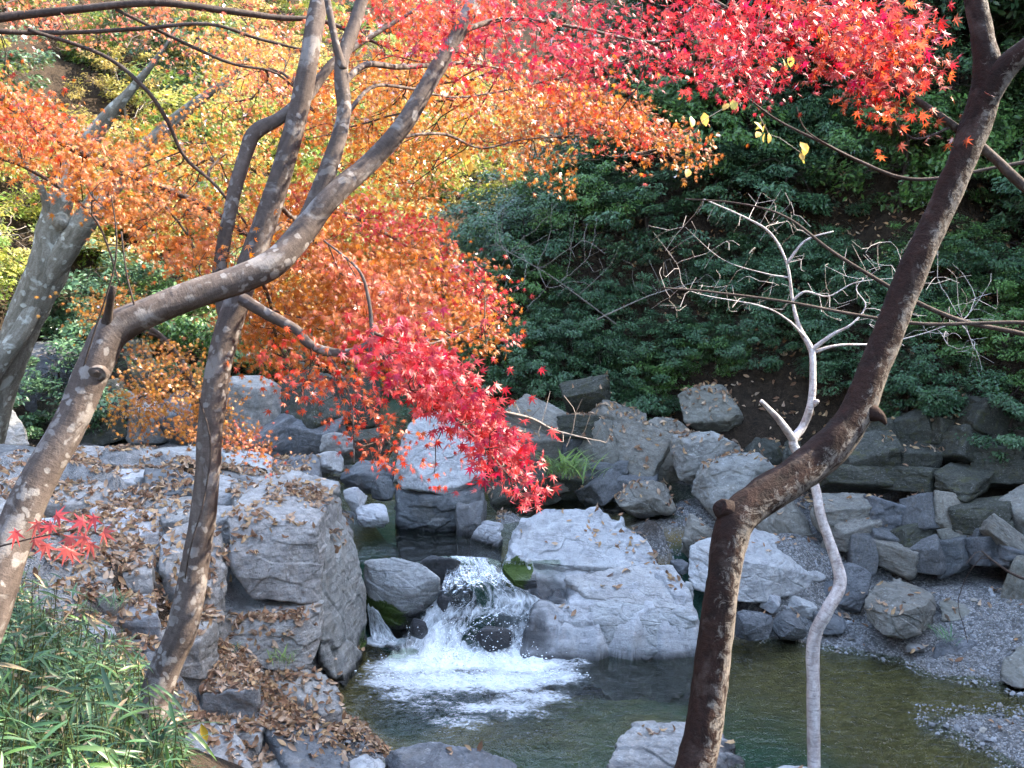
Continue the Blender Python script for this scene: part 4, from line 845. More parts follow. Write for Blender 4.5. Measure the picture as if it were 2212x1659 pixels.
# A: the leaning trunk from the left edge
A = [(-150,1560,3.25,160),(-60,1390,3.3,140),(0,1235,3.4,125),(70,1065,3.5,104),(155,905,3.6,98),(200,800,3.65,98),(245,715,3.7,98),(330,668,3.75,88),(430,632,3.8,84),(520,602,3.85,84),(600,562,3.9,80),(665,485,4.,74),(720,420,4.05,66),(800,350,4.15,58),(870,270,4.2,54),(930,172,4.3,50),(990,72,4.4,46),(1040,-30,4.5,42),(1110,-170,4.6,36)]
A = [(x, y, d, wd * .74) for x, y, d, wd in A]
TA = empty('maple_tree', base_of(A)); tag(TA, 'maple leaning from the left edge, thick limb rising right, orange and red crown', 'tree')
CA, _ = limb(TA, 'trunk', A, 'bark_maple', 28, 9, .07, 1)
nodes = [CA[60:]]
for L in ([(655,500,4.0,60),(688,425,4.05,54),(716,345,4.08,46),(742,250,4.15,40),(738,140,4.2,37),(768,45,4.3,36),(805,-70,4.4,30)], [(740,150,4.18,24),(722,80,4.2,20),(708,0,4.25,18),(700,-80,4.3,15)],
          [(742,180,4.2,20),(790,140,4.4,17),(860,145,4.7,15),(940,140,5.,12),(1010,136,5.2,8),(1090,150,5.4,5)], [(990,70,4.4,18),(1100,40,4.6,12),(1250,60,4.8,9),(1400,90,5.,7),(1500,70,5.,5),(1620,-10,5.,4)],
          [(800,352,4.15,12),(860,300,4.4,9),(960,290,4.8,8),(1040,320,5.1,6),(1140,300,5.3,5),(1300,290,5.5,4)], [(736,270,4.2,14),(800,190,4.5,10),(880,190,4.8,8),(1000,210,5.1,6),(1200,170,5.3,5),(1350,130,5.4,4)]):
    L = [(x, y, d, wd * .82) for x, y, d, wd in L]
    C, _ = limb(TA, 'branch', L, 'bark_maple', 12, 6, .08, len(L)); nodes.append(C)
limb(TA, 'branch_stub', [(226,725,3.68,30),(234,680,3.66,20),(240,640,3.62,18),(246,618,3.62,15)], 'twig', 10, 5, .18, 3)
limb(TA, 'branch_scar', [(212,800,3.68,52),(210,806,3.615,42),(209,809,3.60,30),(209,810,3.597,9)], 'bark_maple', 18, 5, .12, 4)
for i, L in enumerate([[(150,900,3.62,4),(190,760,3.6,4),(250,560,3.58,4),(240,420,3.58,3)], [(300,690,3.7,5),(275,600,3.7,4),(262,500,3.72,4)]]): limb(TA, 'vine', L, 'twig', 5, 5, 0, i)
maple(TA, np.concatenate(nodes), [
    ([(600,190),(760,130),(1000,120),(1300,190),(1430,260),(1545,310),(1500,365),(1380,395),(1330,300),(1240,240),(1230,400),(1150,400),(1050,330),(930,440),(850,470),(780,380),(640,370)], 4.9, 6.6, PO, 330, 15, (.35, .1, -.4), .9),
    ([(760,150),(1000,150),(1200,240),(1050,320),(900,400),(760,360)], 5.4, 6.8, PYG, 110, 12, (.3, .1, -.4), .9),
    ([(820,0),(1480,0),(1720,170),(1640,230),(1500,190),(1300,190),(1100,150),(900,140)], 4.2, 5.8, PRD, 165, 11, (.5, 0, -.3), 1.0),
    ([(800,0),(1100,0),(1050,110),(860,120)], 4.4, 5.6, POR, 70, 12, (.4, 0, -.3), 1.),
    ([(960,230),(1180,240),(1380,400),(1330,300),(1540,330),(1380,260),(1200,180)], 4.9, 5.8, POR, 60, 10, (.5, 0, -.4), .95)], 21)
# B: the spotted trunk
Bt = [(350,1860,3.8,95),(345,1760,3.9,90),(338,1659,3.95,86),(330,1560,4.,82),(346,1470,4.05,78),(395,1350,4.1,76),(425,1200,4.15,68),(446,1050,4.2,62),(457,900,4.25,62),(477,770,4.3,64),(502,680,4.35,64),(537,580,4.4,62),(577,470,4.45,58),(612,360,4.5,54),(642,250,4.55,52),(667,130,4.6,48),(690,0,4.7,45),(725,-130,4.8,40)]
Bt = [(x, y, d, wd * .87) for x, y, d, wd in Bt]
TB = empty('maple_tree', base_of(Bt)); tag(TB, 'slender maple with white spotted trunk, its orange and red foliage cascading over the stream', 'tree')
CB, _ = limb(TB, 'trunk', Bt, 'bark_maple', 28, 9, .06, 7); nodes = [CB[95:]]
for L in ([(492,700,4.36,34),(474,610,4.4,31),(482,530,4.42,30),(503,430,4.45,30),(530,335,4.5,31),(552,285,4.52,33),(605,255,4.56,30),(660,212,4.62,27),(720,135,4.7,20),(800,80,4.8,12),(900,20,4.9,7)],
          [(522,645,4.3,28),(580,680,4.25,25),(640,712,4.2,22),(665,740,4.18,21),(700,757,4.15,19),(755,762,4.1,19),(795,742,4.1,15),(803,715,4.1,10),(795,640,4.15,8),(772,580,4.2,6),(700,520,4.4,4)],
          [(785,748,4.1,15),(830,770,4.08,14),(890,815,4.05,11),(960,880,4.,9),(1030,950,3.95,7),(1100,1030,3.9,4)],
          [(805,718,4.1,8),(880,745,4.2,6),(940,740,4.4,5),(1040,700,4.6,3)], [(700,757,4.15,8),(730,800,4.1,6),(760,880,4.05,5),(765,1000,4.,3)],
          [(560,520,4.45,14),(640,470,4.7,11),(740,460,4.95,9),(860,520,5.2,7),(980,600,5.4,5),(1080,680,5.5,4)], [(590,430,4.5,12),(680,520,4.8,9),(760,600,5.0,7),(860,660,5.2,5),(980,720,5.3,4)],
          [(540,570,4.4,10),(580,640,4.6,8),(600,740,4.8,6),(640,800,4.9,4)]):
    C, _ = limb(TB, 'branch', L, 'bark_maple', 12, 6, .08, len(L)); nodes.append(C[3:])
for i, L in enumerate([[(400,1250,4.06,3),(412,1180,4.04,4),(440,1080,4.08,4),(455,960,4.12,5),(430,860,4.12,4)]]): limb(TB, 'vine', L, 'twig', 5, 5, 0, i)
maple(TB, np.concatenate(nodes), [
    ([(560,430),(680,400),(800,450),(930,500),(1040,610),(1090,720),(1050,760),(960,740),(860,780),(740,760),(640,800),(540,780),(530,660)], 4.6, 6.0, PO, 420, 15, (.45, -.1, -.6), .95),
    ([(540,620),(700,560),(860,640),(1000,720),(860,800),(640,800),(540,790)], 4.6, 5.6, PY, 120, 13, (.4, -.1, -.6), .9),
    ([(620,390),(780,440),(950,490),(1060,590),(1110,720),(1060,740),(1000,640),(900,560),(760,500),(640,460)], 4.8, 5.8, PPK, 75, 12, (.5, -.1, -.5), .85),
    ([(700,560),(860,600),(960,700),(900,780),(760,700)], 4.3, 4.9, PS, 90, 12, (.5, -.1, -.6), 1.),
    ([(800,750),(930,735),(1030,840),(1100,930),(1160,1010),(1155,1070),(1130,1095),(1075,1030),(1010,950),(930,880),(830,810)], 3.75, 4.4, PRD, 80, 8, (.6, -.1, -.8), 1.3),
    ([(840,760),(940,745),(1040,850),(1120,960),(1145,1050),(1040,960),(900,850)], 3.7, 4.2, PPK, 45, 7, (.6, -.1, -.8), 1.3),
    ([(590,800),(720,770),(820,860),(900,960),(960,1010),(900,1050),(780,1000),(700,990),(740,920),(620,860),(580,860)], 3.9, 4.6, POR, 42, 9, (.5, -.1, -.8), .95)], 22)
# left maple, stem out of the picture, boughs reaching in
Lm = [(-700,1500,4.6,170),(-640,1000,4.6,150),(-560,600,4.65,120),(-420,300,4.7,90),(-260,130,4.8,60)]
TL = empty('maple_tree', base_of(Lm)); tag(TL, 'orange maple reaching in from beyond the left edge on dark thin boughs', 'tree'); nodes = []
limb(TL, 'trunk', Lm, 'bark_maple', 20, 6, .06, 9)
for L in ([(-560,600,4.65,60),(-300,300,4.6,36),(-100,175,4.6,27),(20,226,4.6,21),(100,286,4.65,19),(220,352,4.7,17),(330,396,4.8,15),(430,440,4.9,14),(540,512,5.,9),(600,560,5.1,5)],
          [(-260,130,4.8,40),(-100,50,4.9,24),(0,38,5.,20),(150,22,5.,17),(330,6,5.,16),(480,22,5.1,15),(600,38,5.2,13),(700,46,5.3,10),(820,95,5.4,7),(960,140,5.5,4)],
          [(-100,52,4.9,16),(0,68,4.9,12),(150,70,5.,10),(300,62,5.,9),(450,52,5.,8),(560,84,5.1,7),(690,116,5.2,5)], [(60,64,4.9,9),(220,118,5.,9),(310,188,5.,9),(360,258,5.05,9),(400,340,5.1,8),(470,405,5.15,7),(560,520,5.2,4)],
          [(-200,300,4.6,20),(0,340,4.55,10),(120,400,4.6,7),(210,480,4.6,5),(260,620,4.6,3)], [(220,352,4.7,8),(330,420,4.75,6),(400,500,4.8,5),(430,560,4.8,3)], [(250,20,5.,8),(480,130,5.1,7),(600,160,5.2,5),(680,240,5.4,3)]):
    C, _ = limb(TL, 'branch', L, 'twig', 10, 6, .06, len(L)); nodes.append(C)
maple(TL, np.concatenate(nodes), [
    ([(0,180),(110,250),(250,330),(400,430),(540,560),(500,620),(420,600),(300,540),(200,450),(90,380),(0,330)], 4.3, 5.2, PO, 270, 11, (.5, 0, -.5), .85),
    ([(0,170),(100,240),(200,310),(120,340),(0,270)], 4.2, 5.0, POR, 35, 9, (.5, 0, -.5), .8),
    ([(240,320),(420,260),(560,330),(520,520),(400,440)], 5.2, 6.2, PY, 105, 10, (.4, 0, -.5), .85),
    ([(0,0),(860,0),(760,110),(640,250),(560,330),(480,260),(500,160),(240,100),(0,70)], 5.0, 6.6, PS, 125, 10, (.4, 0, -.4), .8),
    ([(420,80),(680,60),(640,260),(560,400),(430,300)], 5.6, 7., PYG, 110, 10, (.4, 0, -.4), .8)], 23)
# right maple, boughs from the right edge
Rt = [(2900,1650,4.3,200),(2800,1200,4.3,170),(2680,850,4.3,140),(2560,640,4.3,100)]
TR = empty('maple_tree', base_of(Rt)); tag(TR, 'red maple bough slanting in from the right edge across the top of the picture', 'tree'); nodes = []
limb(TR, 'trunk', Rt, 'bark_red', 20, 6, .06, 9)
for L in ([(2560,640,4.3,50),(2330,490,4.25,28),(2212,402,4.2,23),(2130,325,4.2,20),(2060,272,4.15,18),(1960,205,4.1,15),(1850,148,4.1,13),(1740,108,4.05,12),(1640,58,4.,10),(1540,0,4.,8),(1440,-60,4.,6)], [(1960,205,4.1,8),(1880,120,4.,6),(1800,60,3.95,5),(1700,20,3.9,4),(1600,-40,3.9,3)],
          [(2060,272,4.15,6),(1980,300,4.1,5),(1930,260,4.05,4),(1900,200,4.,3)], [(2600,800,4.5,30),(2330,760,4.5,17),(2212,722,4.5,11),(2080,694,4.5,11),(1985,655,4.5,10),(1930,625,4.5,9),(1800,545,4.6,7),(1700,470,4.7,5),(1600,440,4.8,4),(1480,430,4.9,3)],
          [(2330,720,4.4,12),(2212,697,4.4,9),(2000,700,4.4,8),(1850,680,4.4,7),(1700,652,4.4,6),(1530,630,4.4,5),(1430,622,4.4,3)], [(2330,330,4.9,14),(2160,360,4.9,8),(2020,386,4.9,8),(1940,382,4.9,8),(1860,350,4.9,7),(1780,310,4.95,6),(1680,260,5.,5),(1600,200,5.,3)], [(1860,350,4.9,4),(1800,320,4.9,4),(1740,280,4.9,3),(1720,230,4.9,2)]):
    C, _ = limb(TR, 'branch', L, 'twig', 10, 6, .06, len(L))
    if L[-1][1] < 240: nodes.append(C)
maple(TR, np.concatenate(nodes[:3]), [
    ([(1430,0),(1950,0),(2030,130),(1980,200),(1880,190),(1760,170),(1640,190),(1500,130)], 3.7, 4.4, PRD, 85, 9, (.5, 0, -.3), 1.2),
    ([(1700,0),(1950,20),(2030,140),(1960,210),(1860,150)], 3.7, 4.3, POR, 55, 9, (.5, 0, -.3), 1.2),
    ([(1870,200),(1960,230),(2000,310),(1960,310),(1880,250)], 3.9, 4.2, POR, 13, 5, (.3, 0, -.6), 1.1)], 24)
# small amber maple behind
Mt = [(430,1120,8.6,30),(440,1000,8.4,26),(430,900,8.2,22),(400,800,8.,18),(350,730,7.8,14),(290,690,7.6,9)]
TM = empty('maple_tree', base_of(Mt)); tag(TM, 'small amber maple low behind the spotted trunk, above the ledge', 'tree')
C, _ = limb(TM, 'trunk', Mt, 'bark_maple', 12, 6, .06, 2); nodes = [C]
for L in ([(400,800,8.,9),(350,830,7.6,7),(300,860,7.3,4)], [(430,900,8.2,10),(480,900,7.8,7),(520,960,7.5,4)], [(350,730,7.8,8),(260,700,7.5,6),(190,690,7.3,3)]): C, _ = limb(TM, 'branch', L, 'twig', 8, 5, .05, 1); nodes.append(C)
maple(TM, np.concatenate(nodes), [([(300,740),(410,750),(440,820),(500,870),(540,930),(570,980),(500,990),(440,950),(360,930),(300,955),(230,890),(320,850)], 6.8, 7.8, PY, 120, 13, (.4, -.2, -.7), .95),
    ([(150,690),(240,625),(310,640),(280,700),(220,745)], 7, 7.8, PY, 35, 12, (-.2, -.2, -.7), .9), ([(500,930),(580,970),(620,1010),(560,1010)], 6.6, 7.2, PS, 12, 9, (.4, -.2, -.7), .9)], 25)
# red sprig in front of the left trunk
TS = empty('maple_sprig', D(-40, 1190, 2.5)); tag(TS, 'sprig of pink-red maple leaves in front of the leaning trunk at left', 'sprig')
C, _ = limb(TS, 'twig', [(-40,1190,2.5,5),(60,1165,2.5,4),(130,1150,2.5,3),(230,1130,2.5,2)], 'twig', 6, 6, 0, 1)
rs = np.random.default_rng(4)
for x, y in [(38,1150),(75,1165),(98,1178),(125,1112),(150,1160),(175,1125),(185,1160),(205,1118),(228,1150),(150,1195),(110,1135),(135,1185),(200,1175),(72,1130)]:
    q = D(x + rs.normal() * 4, y, 2.5 + rs.uniform(-.06, .06)); c = PS[4] * [1, .8, .9] if rs.random() < .6 else PPK[2]
    o = obj('leaf', mesh('leaf', MAP[rs.integers(4)][0], MAP[0][1], M['maple_leaf'], np.tile(c, (len(MAP[0][0]), 1)), False), TS); Rm = frames(np.array([[rs.normal() * .3, -.9, .5]]), np.array([[rs.normal() * .7, .1, -.6]]))[0]; o.matrix_basis = mat4(Rm, .075 * rs.uniform(.8, 1.1), q - np.array(TS.location))
# C: dark leaning trunk on the right
Ct = [(1440,1900,3.2,140),(1470,1780,3.3,125),(1502,1659,3.4,112),(1525,1550,3.45,100),(1545,1400,3.5,94),(1562,1250,3.55,94),(1585,1135,3.6,98),(1640,1080,3.65,100),(1720,1028,3.7,100),(1795,968,3.75,104),(1850,890,3.8,92),(1890,790,3.85,82),(1930,690,3.9,78),(1975,580,3.95,78),(2020,480,4.,76),(2065,380,4.05,74),(2108,270,4.1,80),(2132,170,4.12,78),(2122,80,4.15,62),(2105,0,4.2,58),(2085,-130,4.3,50)]
Ct = [(x, y, d, wd * .80) for x, y, d, wd in Ct]
TC = empty('leaning_tree', base_of(Ct)); tag(TC, 'dark reddish trunk with a sharp elbow leaning to the upper right', 'tree')
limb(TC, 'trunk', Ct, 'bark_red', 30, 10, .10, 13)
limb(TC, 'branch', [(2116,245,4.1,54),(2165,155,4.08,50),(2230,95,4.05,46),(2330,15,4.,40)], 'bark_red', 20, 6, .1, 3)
limb(TC, 'branch_stub', [(1640,1090,3.66,60),(1592,1108,3.62,60),(1566,1100,3.61,50),(1554,1096,3.605,40),(1550,1094,3.60,16)], 'bark_knob', 18, 6, .16, 5)
limb(TC, 'branch_stub', [(1840,895,3.8,60),(1872,892,3.78,40),(1902,902,3.75,20),(1914,917,3.74,4)], 'bark_knob', 14, 6, .3, 6)
# D: the pale bare tree
Dt = [(1760,1860,5.2,36),(1758,1659,5.4,35),(1757,1500,5.45,36),(1758,1385,5.5,36),(1786,1320,5.5,35),(1815,1262,5.55,34),(1802,1200,5.6,29),(1775,1120,5.65,26),(1760,1050,5.7,25),(1738,1000,5.75,25),(1713,955,5.75,24),(1735,920,5.8,22),(1752,870,5.8,20),(1756,800,5.85,18),(1752,755,5.9,17),(1726,705,5.95,12),(1712,650,6.,9),(1700,570,6.,7),(1665,505,6.05,7),(1610,470,6.1,5),(1520,430,6.1,3)]
Dt = [(x, y, d, wd * .80) for x, y, d, wd in Dt]
TD = empty('pale_bare_tree', base_of(Dt)); tag(TD, 'thin white barked bare tree zigzagging up behind the dark leaning trunk', 'tree')
CD, _ = limb(TD, 'trunk', Dt, 'bark_pale', 16, 8, .07, 3); nodes = [CD[-50:]]
for L in ([(1714,950,5.75,18),(1682,906,5.7,15),(1644,866,5.65,9)], [(1752,757,5.9,15),(1795,725,5.9,13),(1840,700,5.9,9),(1870,660,5.95,7),(1850,620,6.,6),(1900,580,6.,3)], [(1755,762,5.9,12),(1810,746,5.9,10),(1900,742,6.,9),(1990,722,6.,6),(2080,690,6.,4)], [(1738,728,5.92,9),(1700,690,5.9,7),(1640,660,5.9,6),(1490,628,5.9,4),(1462,570,5.9,3),(1410,500,5.9,2)],
          [(1712,650,6.,9),(1740,630,6.,8),(1790,640,6.,7),(1850,610,6.,6),(1950,600,6.,3)], [(1700,570,6.,7),(1740,520,6.,5),(1800,500,6.,3)], [(1706,600,6.,7),(1650,590,6.,5),(1560,560,6.,4),(1480,490,6.,2)]):
    L = [(x, y, d, wd * (1 - .7 * k / (len(L) - 1)) * .75) for k, (x, y, d, wd) in enumerate(L)] if len(L) > 3 else L; C, _ = limb(TD, 'branch', L, 'bark_pale', 10, 6, .06, len(L)); 
    if len(L) > 3: nodes.append(C)
limb(TD, 'branch_stub', [(1756,872,5.8,16),(1764,868,5.78,12),(1768,866,5.77,6)], 'bark_pale', 8, 4, .1, 1)
T = np.array([D(x, y, rs.uniform(5.6, 6.5)) for x, y in np.concatenate([sample_poly([(1380,470),(1700,390),(1780,540),(1720,680),(1400,690)], 110, rs), sample_poly([(1720,540),(1940,490),(2160,600),(2150,770),(1880,740),(1740,650)], 110, rs), sample_poly([(1960,680),(2080,690),(2190,820),(2090,800)], 22, rs)])])
bag, tips, td = twigs(np.concatenate(nodes), T, rs, .0011, .03, .018, .28, .0045, .25); tag(obj('twigs', bag.mesh('twigs', M['bark_pale']), TD, -np.array(TD.location)), kind='stuff')
# E: old lichened tree
Et = [(-40,1010,16.6,80),(-10,900,16.5,82),(15,800,16.4,86),(50,700,16.3,102),(85,620,16.2,112),(110,555,16.1,112),(114,490,16.,82),(130,430,15.9,74),(155,370,15.9,64),(190,310,15.8,54),(235,250,15.7,40),(295,180,15.6,24),(350,110,15.5,12),(390,50,15.5,4)]
Et = [(x, y, d, wd * .76) for x, y, d, wd in Et]
TE = empty('old_tree', base_of(Et)); tag(TE, 'stout old tree with lichened forked trunk at the far left', 'tree'); CE, _ = limb(TE, 'trunk', Et, 'bark_old', 28, 9, .10, 5); nodes = [CE[-40:]]
for L in ([(95,600,16.1,80),(140,540,16.,78),(185,475,15.9,70),(228,415,15.8,64),(285,350,15.7,55),(345,290,15.6,44),(415,230,15.5,32),(490,170,15.5,18),(550,110,15.5,6)], [(-60,860,16.,60),(0,780,15.9,56),(45,715,15.95,56),(85,640,16.15,40)], [(112,470,15.9,30),(85,400,15.6,20),(30,320,15.4,12),(-40,260,15.2,5)]):
    L = [(x, y, d, wd * .76) for x, y, d, wd in L]
    C, _ = limb(TE, 'limb', L, 'bark_old', 20, 8, .1, len(L)); nodes.append(C)
limb(TE, 'knot_scar', [(133,480,15.9,44),(131,474,15.75,32),(131,472,15.73,10)], 'bark_old', 14, 5, .15, 2)
# ------------------------------------------------------------------ leafy shrubs and trees on the slopes
def oval(): 
    xs = np.array([-.5, -.18, .18, .5]); ws = np.array([0, .19, .17, 0]); V = []
    for a, b in zip(xs, ws): z = -.25 * a * a; V += [[-b, a, z + .25 * b], [0, a, z], [b, a, z + .25 * b]]
    F = [[i * 3 + j, i * 3 + j + 1, i * 3 + j + 4, i * 3 + j + 3] for i in range(3) for j in range(2)]
    return np.array(V), np.array(F)
OV, OF = oval()
def crown(seed, nclump, per, rad, cols, leaf, flat=.75, name='crown', mat='evergreen_leaf'):
    rs = np.random.default_rng(seed); c = unit(rs.normal(size=(nclump, 3))) * (rs.random((nclump, 1)) ** .45) * [1, 1, flat]; c = c * rad
    c *= (1 + .35 * pn(c * .9 + seed))[:, None]
    P, N_, Fw, S, Cc = [], [], [], [], []
    for q in c:
        r = rad * rs.uniform(.13, .27); o = unit(q + 1e-3); m = int(per * rs.uniform(.5, 1.4))
        e = unit(rs.normal(size=(m, 3))) * (rs.random((m, 1)) ** .4) * [1, 1, .45] * r
        # leaves sit in whorls on shoots
        P.append(q + e); N_.append(np.array([0, 0, .9]) + o * .5 + rs.normal(size=(m, 3)) * .45); Fw.append(e * [1, 1, .3] / r + o * .3 + rs.normal(size=(m, 3)) * .4 + [0, 0, -.25]); S.append(leaf * rs.uniform(.6, 1.15, m))
        cl = cols[rs.integers(len(cols))] * .6 + cols[rs.integers(len(cols), size=m)] * .4; Cc.append(cl * rs.uniform(.75, 1.25, (m, 1)))
    P, N_, Fw, S, Cc = map(np.concatenate, (P, N_, Fw, S, Cc)); V, F, C = scatter(OV, OF, P, frames(N_, Fw), S, np.clip(Cc, 0, .8))
    return mesh(name, V, F, M[mat], C, True)
def shrub_proto(seed, cols, rad, leaf, name, nclump=60, per=110, bark='twig', mat='evergreen_leaf', flat=.75):
    e = empty(name, (0, 0, 0)); cr = crown(seed, nclump, per, rad, cols, leaf, flat, 'crown', mat); o = obj('crown', cr, e, (0, 0, rad * .75)); tag(o, kind='stuff'); rs = np.random.default_rng(seed)
    V, F, bk, C, rr = tube([(0, 0, -1.2), (.05, 0, -.2), (.1 * rs.normal(), .1 * rs.normal(), rad * .4), (.2 * rs.normal(), .2 * rs.normal(), rad * 1.0)], [.07, .06, .045, .015], 8, 4, .08, seed, False)
    obj('trunk', mesh('trunk', V, F, M[bark], attrs={'bark': bk}), e)
    T = unit(rs.normal(size=(26, 3))) * rad * .75 * [1, 1, .7] + [0, 0, rad * .75]
    bag, _, _ = twigs(C[4:], T, rs, .004, .05, .06, .4, .02); tag(obj('twigs', bag.mesh('twigs', M[bark]), e), kind='stuff'); return e
EV = pal((.055, .13, .060), (.07, .16, .072), (.042, .105, .048), (.095, .195, .088), (.064, .145, .052))
EVL = pal((.10, .21, .05), (.115, .24, .055), (.07, .16, .042))
YG = pal((.32, .40, .06), (.22, .36, .06), (.45, .45, .09), (.14, .28, .05), (.55, .46, .12))
YL = pal((.60, .46, .14), (.52, .42, .10), (.66, .50, .22), (.40, .38, .08))
protos = {'ev': [shrub_proto(500 + k, EV if k < 4 else EVL, 1.5, .105, 'evergreen_tree', 75, 120) for k in range(5)],
          'yg': [shrub_proto(520 + k, YG, 1.5, .10, 'green_tree', 65, 85, 'twig_grey', 'maple_leaf') for k in range(3)],
          'yl': [shrub_proto(530 + k, YL, 1.5, .11, 'yellow_tree', 60, 70, 'twig_grey', 'maple_leaf') for k in range(2)]}
used = set()
def plant(kind, x, y, s, lift, label, group, cat='tree'):
    rs = rng; i = rs.integers(len(protos[kind])); pr = protos[kind][i]
    o = pr if pr.name not in used else copy_tree(pr)
    used.add(pr.name); z = height(np.array([[x, y]]))[0]; o.location = (x, y, z + lift); o.rotation_euler = (rs.normal() * .12, rs.normal() * .12, rs.uniform(0, 6.28)); o.scale = (s, s, s * rs.uniform(.85, 1.15)); tag(o, label, cat, group)
def lim(X): return np.interp(X, [700, 1100, 1160, 1300, 1420, 1480, 1700, 1860, 1900, 2212], [950, 950, 930, 920, 880, 850, 800, 830, 920, 940])
nev = 0; got = []
cc = np.c_[rng.uniform(-3.5, 13, 9000), rng.uniform(14, 34, 9000)]; cd = sdist(cc, HR); cc = cc[(cd > .3) & (cd < 15)]; cd = cd[(cd > .3) & (cd < 15)]; ch = height(cc)
for (x, y), d, z in zip(cc, cd, ch):
    s = rng.uniform(.38, .62) if d < 2.2 else rng.uniform(.8, 1.25)
    X, Y, f = proj(np.array([x, y, z + 1.0 * s])); rp = 1.35 * s / f * FPX
    if (1280 < X < 1450 and 640 < Y < 720) or not (-100 < X < 2330 and -260 < Y) or Y + rp * .55 > lim(np.clip(X, 700, 2212)): continue
    p = np.array([x, y, z])
    if got and np.any(np.linalg.norm(np.array([g_[0] for g_ in got]) - p, axis=1) < .60 * (s + np.array([g_[1] for g_ in got]))): continue
    got.append((p, s)); c_ = int(np.clip(np.searchsorted([1000, 1200, 1400, 1600, 1800, 2000], X), 0, 6)); r_ = 0 if Y < 150 else 1 if Y < 420 else 2 if Y < 640 else 3
    zone = ['behind the orange foliage', 'above the upright boulder', 'above the damp rock face', 'above the rock pile', 'behind the white bare tree', 'left of the dark leaning trunk top', 'at the right edge'][c_]
    zone = ['topmost, ', 'high up, ', 'mid slope, ', 'lowest, '][r_] + zone
    plant('ev', x, y, s, -.2, 'dark glossy evergreen on the shaded slope, ' + zone, 'evergreens ' + zone); nev += 1
for x, y, s_, lf_, lb_ in [(7.5,19.5,1.9,1.2,'first'),(9.5,17.8,2.,1.4,'second'),(11.3,15.2,2.,1.2,'third'),(5.2,20.8,1.8,1.2,'fourth'),(9.0,21.,2.2,2.5,'fifth'),(2.8,22.4,1.8,1.,'sixth'),(12.,18.,2.3,2.5,'seventh')]:  # unseen evergreens, added to keep skylight off the right bank
    plant('ev', x, y, s_, lf_, 'added unseen evergreen shading the right bank above the picture, ' + lb_ + ' of the row', 'added unseen evergreens shading the right bank')
nl = 0
for d in (.6, 1.8, 3.2, 4.8, 6.6, 8.6, 11, 14):
    seg = np.concatenate([[0], np.cumsum(np.linalg.norm(np.diff(HL, axis=0), axis=1))]); t = 0
    while t < seg[-1]:
        i = min(np.searchsorted(seg, t, side='right') - 1, len(HL) - 2); a = (t - seg[i]) / (seg[i + 1] - seg[i]); q = HL[i] * (1 - a) + HL[i + 1] * a; tv = HL[i + 1] - HL[i]; nv_ = unit(np.array([-tv[1], tv[0]]))
        x, y = q + nv_ * (d + rng.normal() * .4) + rng.normal(size=2) * .4; z = height(np.array([[x, y]]))[0]; X, Y, f = proj(np.array([x, y, z + .8])); s = rng.uniform(.8, 1.4)
        if f > 0 and -200 < X < 1150 and -300 < Y < 880:
            k = 'yl' if (rng.random() < .35 and Y < 520) else ('ev' if Y > 640 or rng.random() < .15 else 'yg')
            zn = ', ' + ['at the left edge', 'behind the old lichened tree', 'behind the leaning trunk', 'behind the spotted trunk', 'behind the orange foliage'][int(np.clip(np.searchsorted([90, 260, 480, 680], X), 0, 4))] + (', topmost' if Y < 60 else ', upper' if Y < 260 else ', middle' if Y < 480 else ', lower'); nm = {'yl': 'pale yellow sunlit tree on the far left slope', 'yg': 'bright yellow-green sunlit tree on the far left slope', 'ev': 'green shrub low on the far left slope'}[k] + zn
            plant(k, x, y, s * 1.1, -.3, nm, nm.replace('tree', 'trees', 1)); nl += 1
        t += rng.uniform(1.7, 2.6)
print('evergreens', nev, 'left', nl)
for k in protos:
    for pr in protos[k]:
        if pr.name not in used:
            for ch in list(pr.children): bpy.data.objects.remove(ch, do_unlink=True)
            bpy.data.objects.remove(pr, do_unlink=True)
# bare grey saplings on the slope
def bare(name, label, base, polys, mat='twig_grey', r=.0026, n=45, seed=0, group=None):
    rs = np.random.default_rng(seed); e = empty(name, base[0]); tag(e, label, 'branch', group); V, F, bk, C, rr = tube(base, np.linspace(.012, .005, len(base)) * (1 if base[0][1] > 10 else .7), 8, 5, .05, seed, False)
    obj('stem', mesh('stem', V - np.array(e.location), F, M[mat], attrs={'bark': bk}), e); T = np.concatenate([np.array([D(x, y, rs.uniform(a, b)) for x, y in sample_poly(p, n, rs)]) for p, a, b in polys])
    bag, _, _ = twigs(C[2:], T, rs, r, .04, .02, .3, .01, .2); tag(obj('twigs', bag.mesh('twigs', M[mat]), e, -np.array(e.location)), kind='stuff')
bare('bare_sapling', 'fine grey leafless sapling fanning across the shaded slope', [D(1330,700,17.), D(1250,640,16.2), D(1180,590,15.8), D(1090,540,15.5)], [([(1000,450),(1250,430),(1350,520),(1300,620),(1130,680),(1040,600)], 15, 16.2)], seed=1, n=70)
bare('bare_sapling', 'grey leafless sapling arching right below the first one', [D(1290,690,16.6), D(1400,640,16.3), D(1500,610,16.2)], [([(1300,560),(1500,540),(1560,620),(1400,660)], 15.8, 16.4)], seed=2, n=25)
bare('bare_branch', 'bare grey branch hanging over the back stream right of the red leaves', [D(1050,880,5.), D(1090,890,5.), D(1150,905,5.05), D(1200,930,5.1), D(1280,950,5.1)], [([(1080,850),(1240,830),(1290,900),(1370,990),(1300,970),(1200,990),(1130,920)], 4.9, 5.2)], seed=3, n=22, r=.0014)
bare('bare_branch', 'dark forked branch drooping over the gravel at the right edge', [D(2330,1270,5.), D(2212,1250,5.), D(2150,1215,5.), D(2120,1190,5.)], [([(2080,1190),(2120,1200),(2090,1290),(2020,1290),(2090,1390),(2100,1400)], 4.95, 5.1)], 'twig', seed=4, n=6, r=.0016)
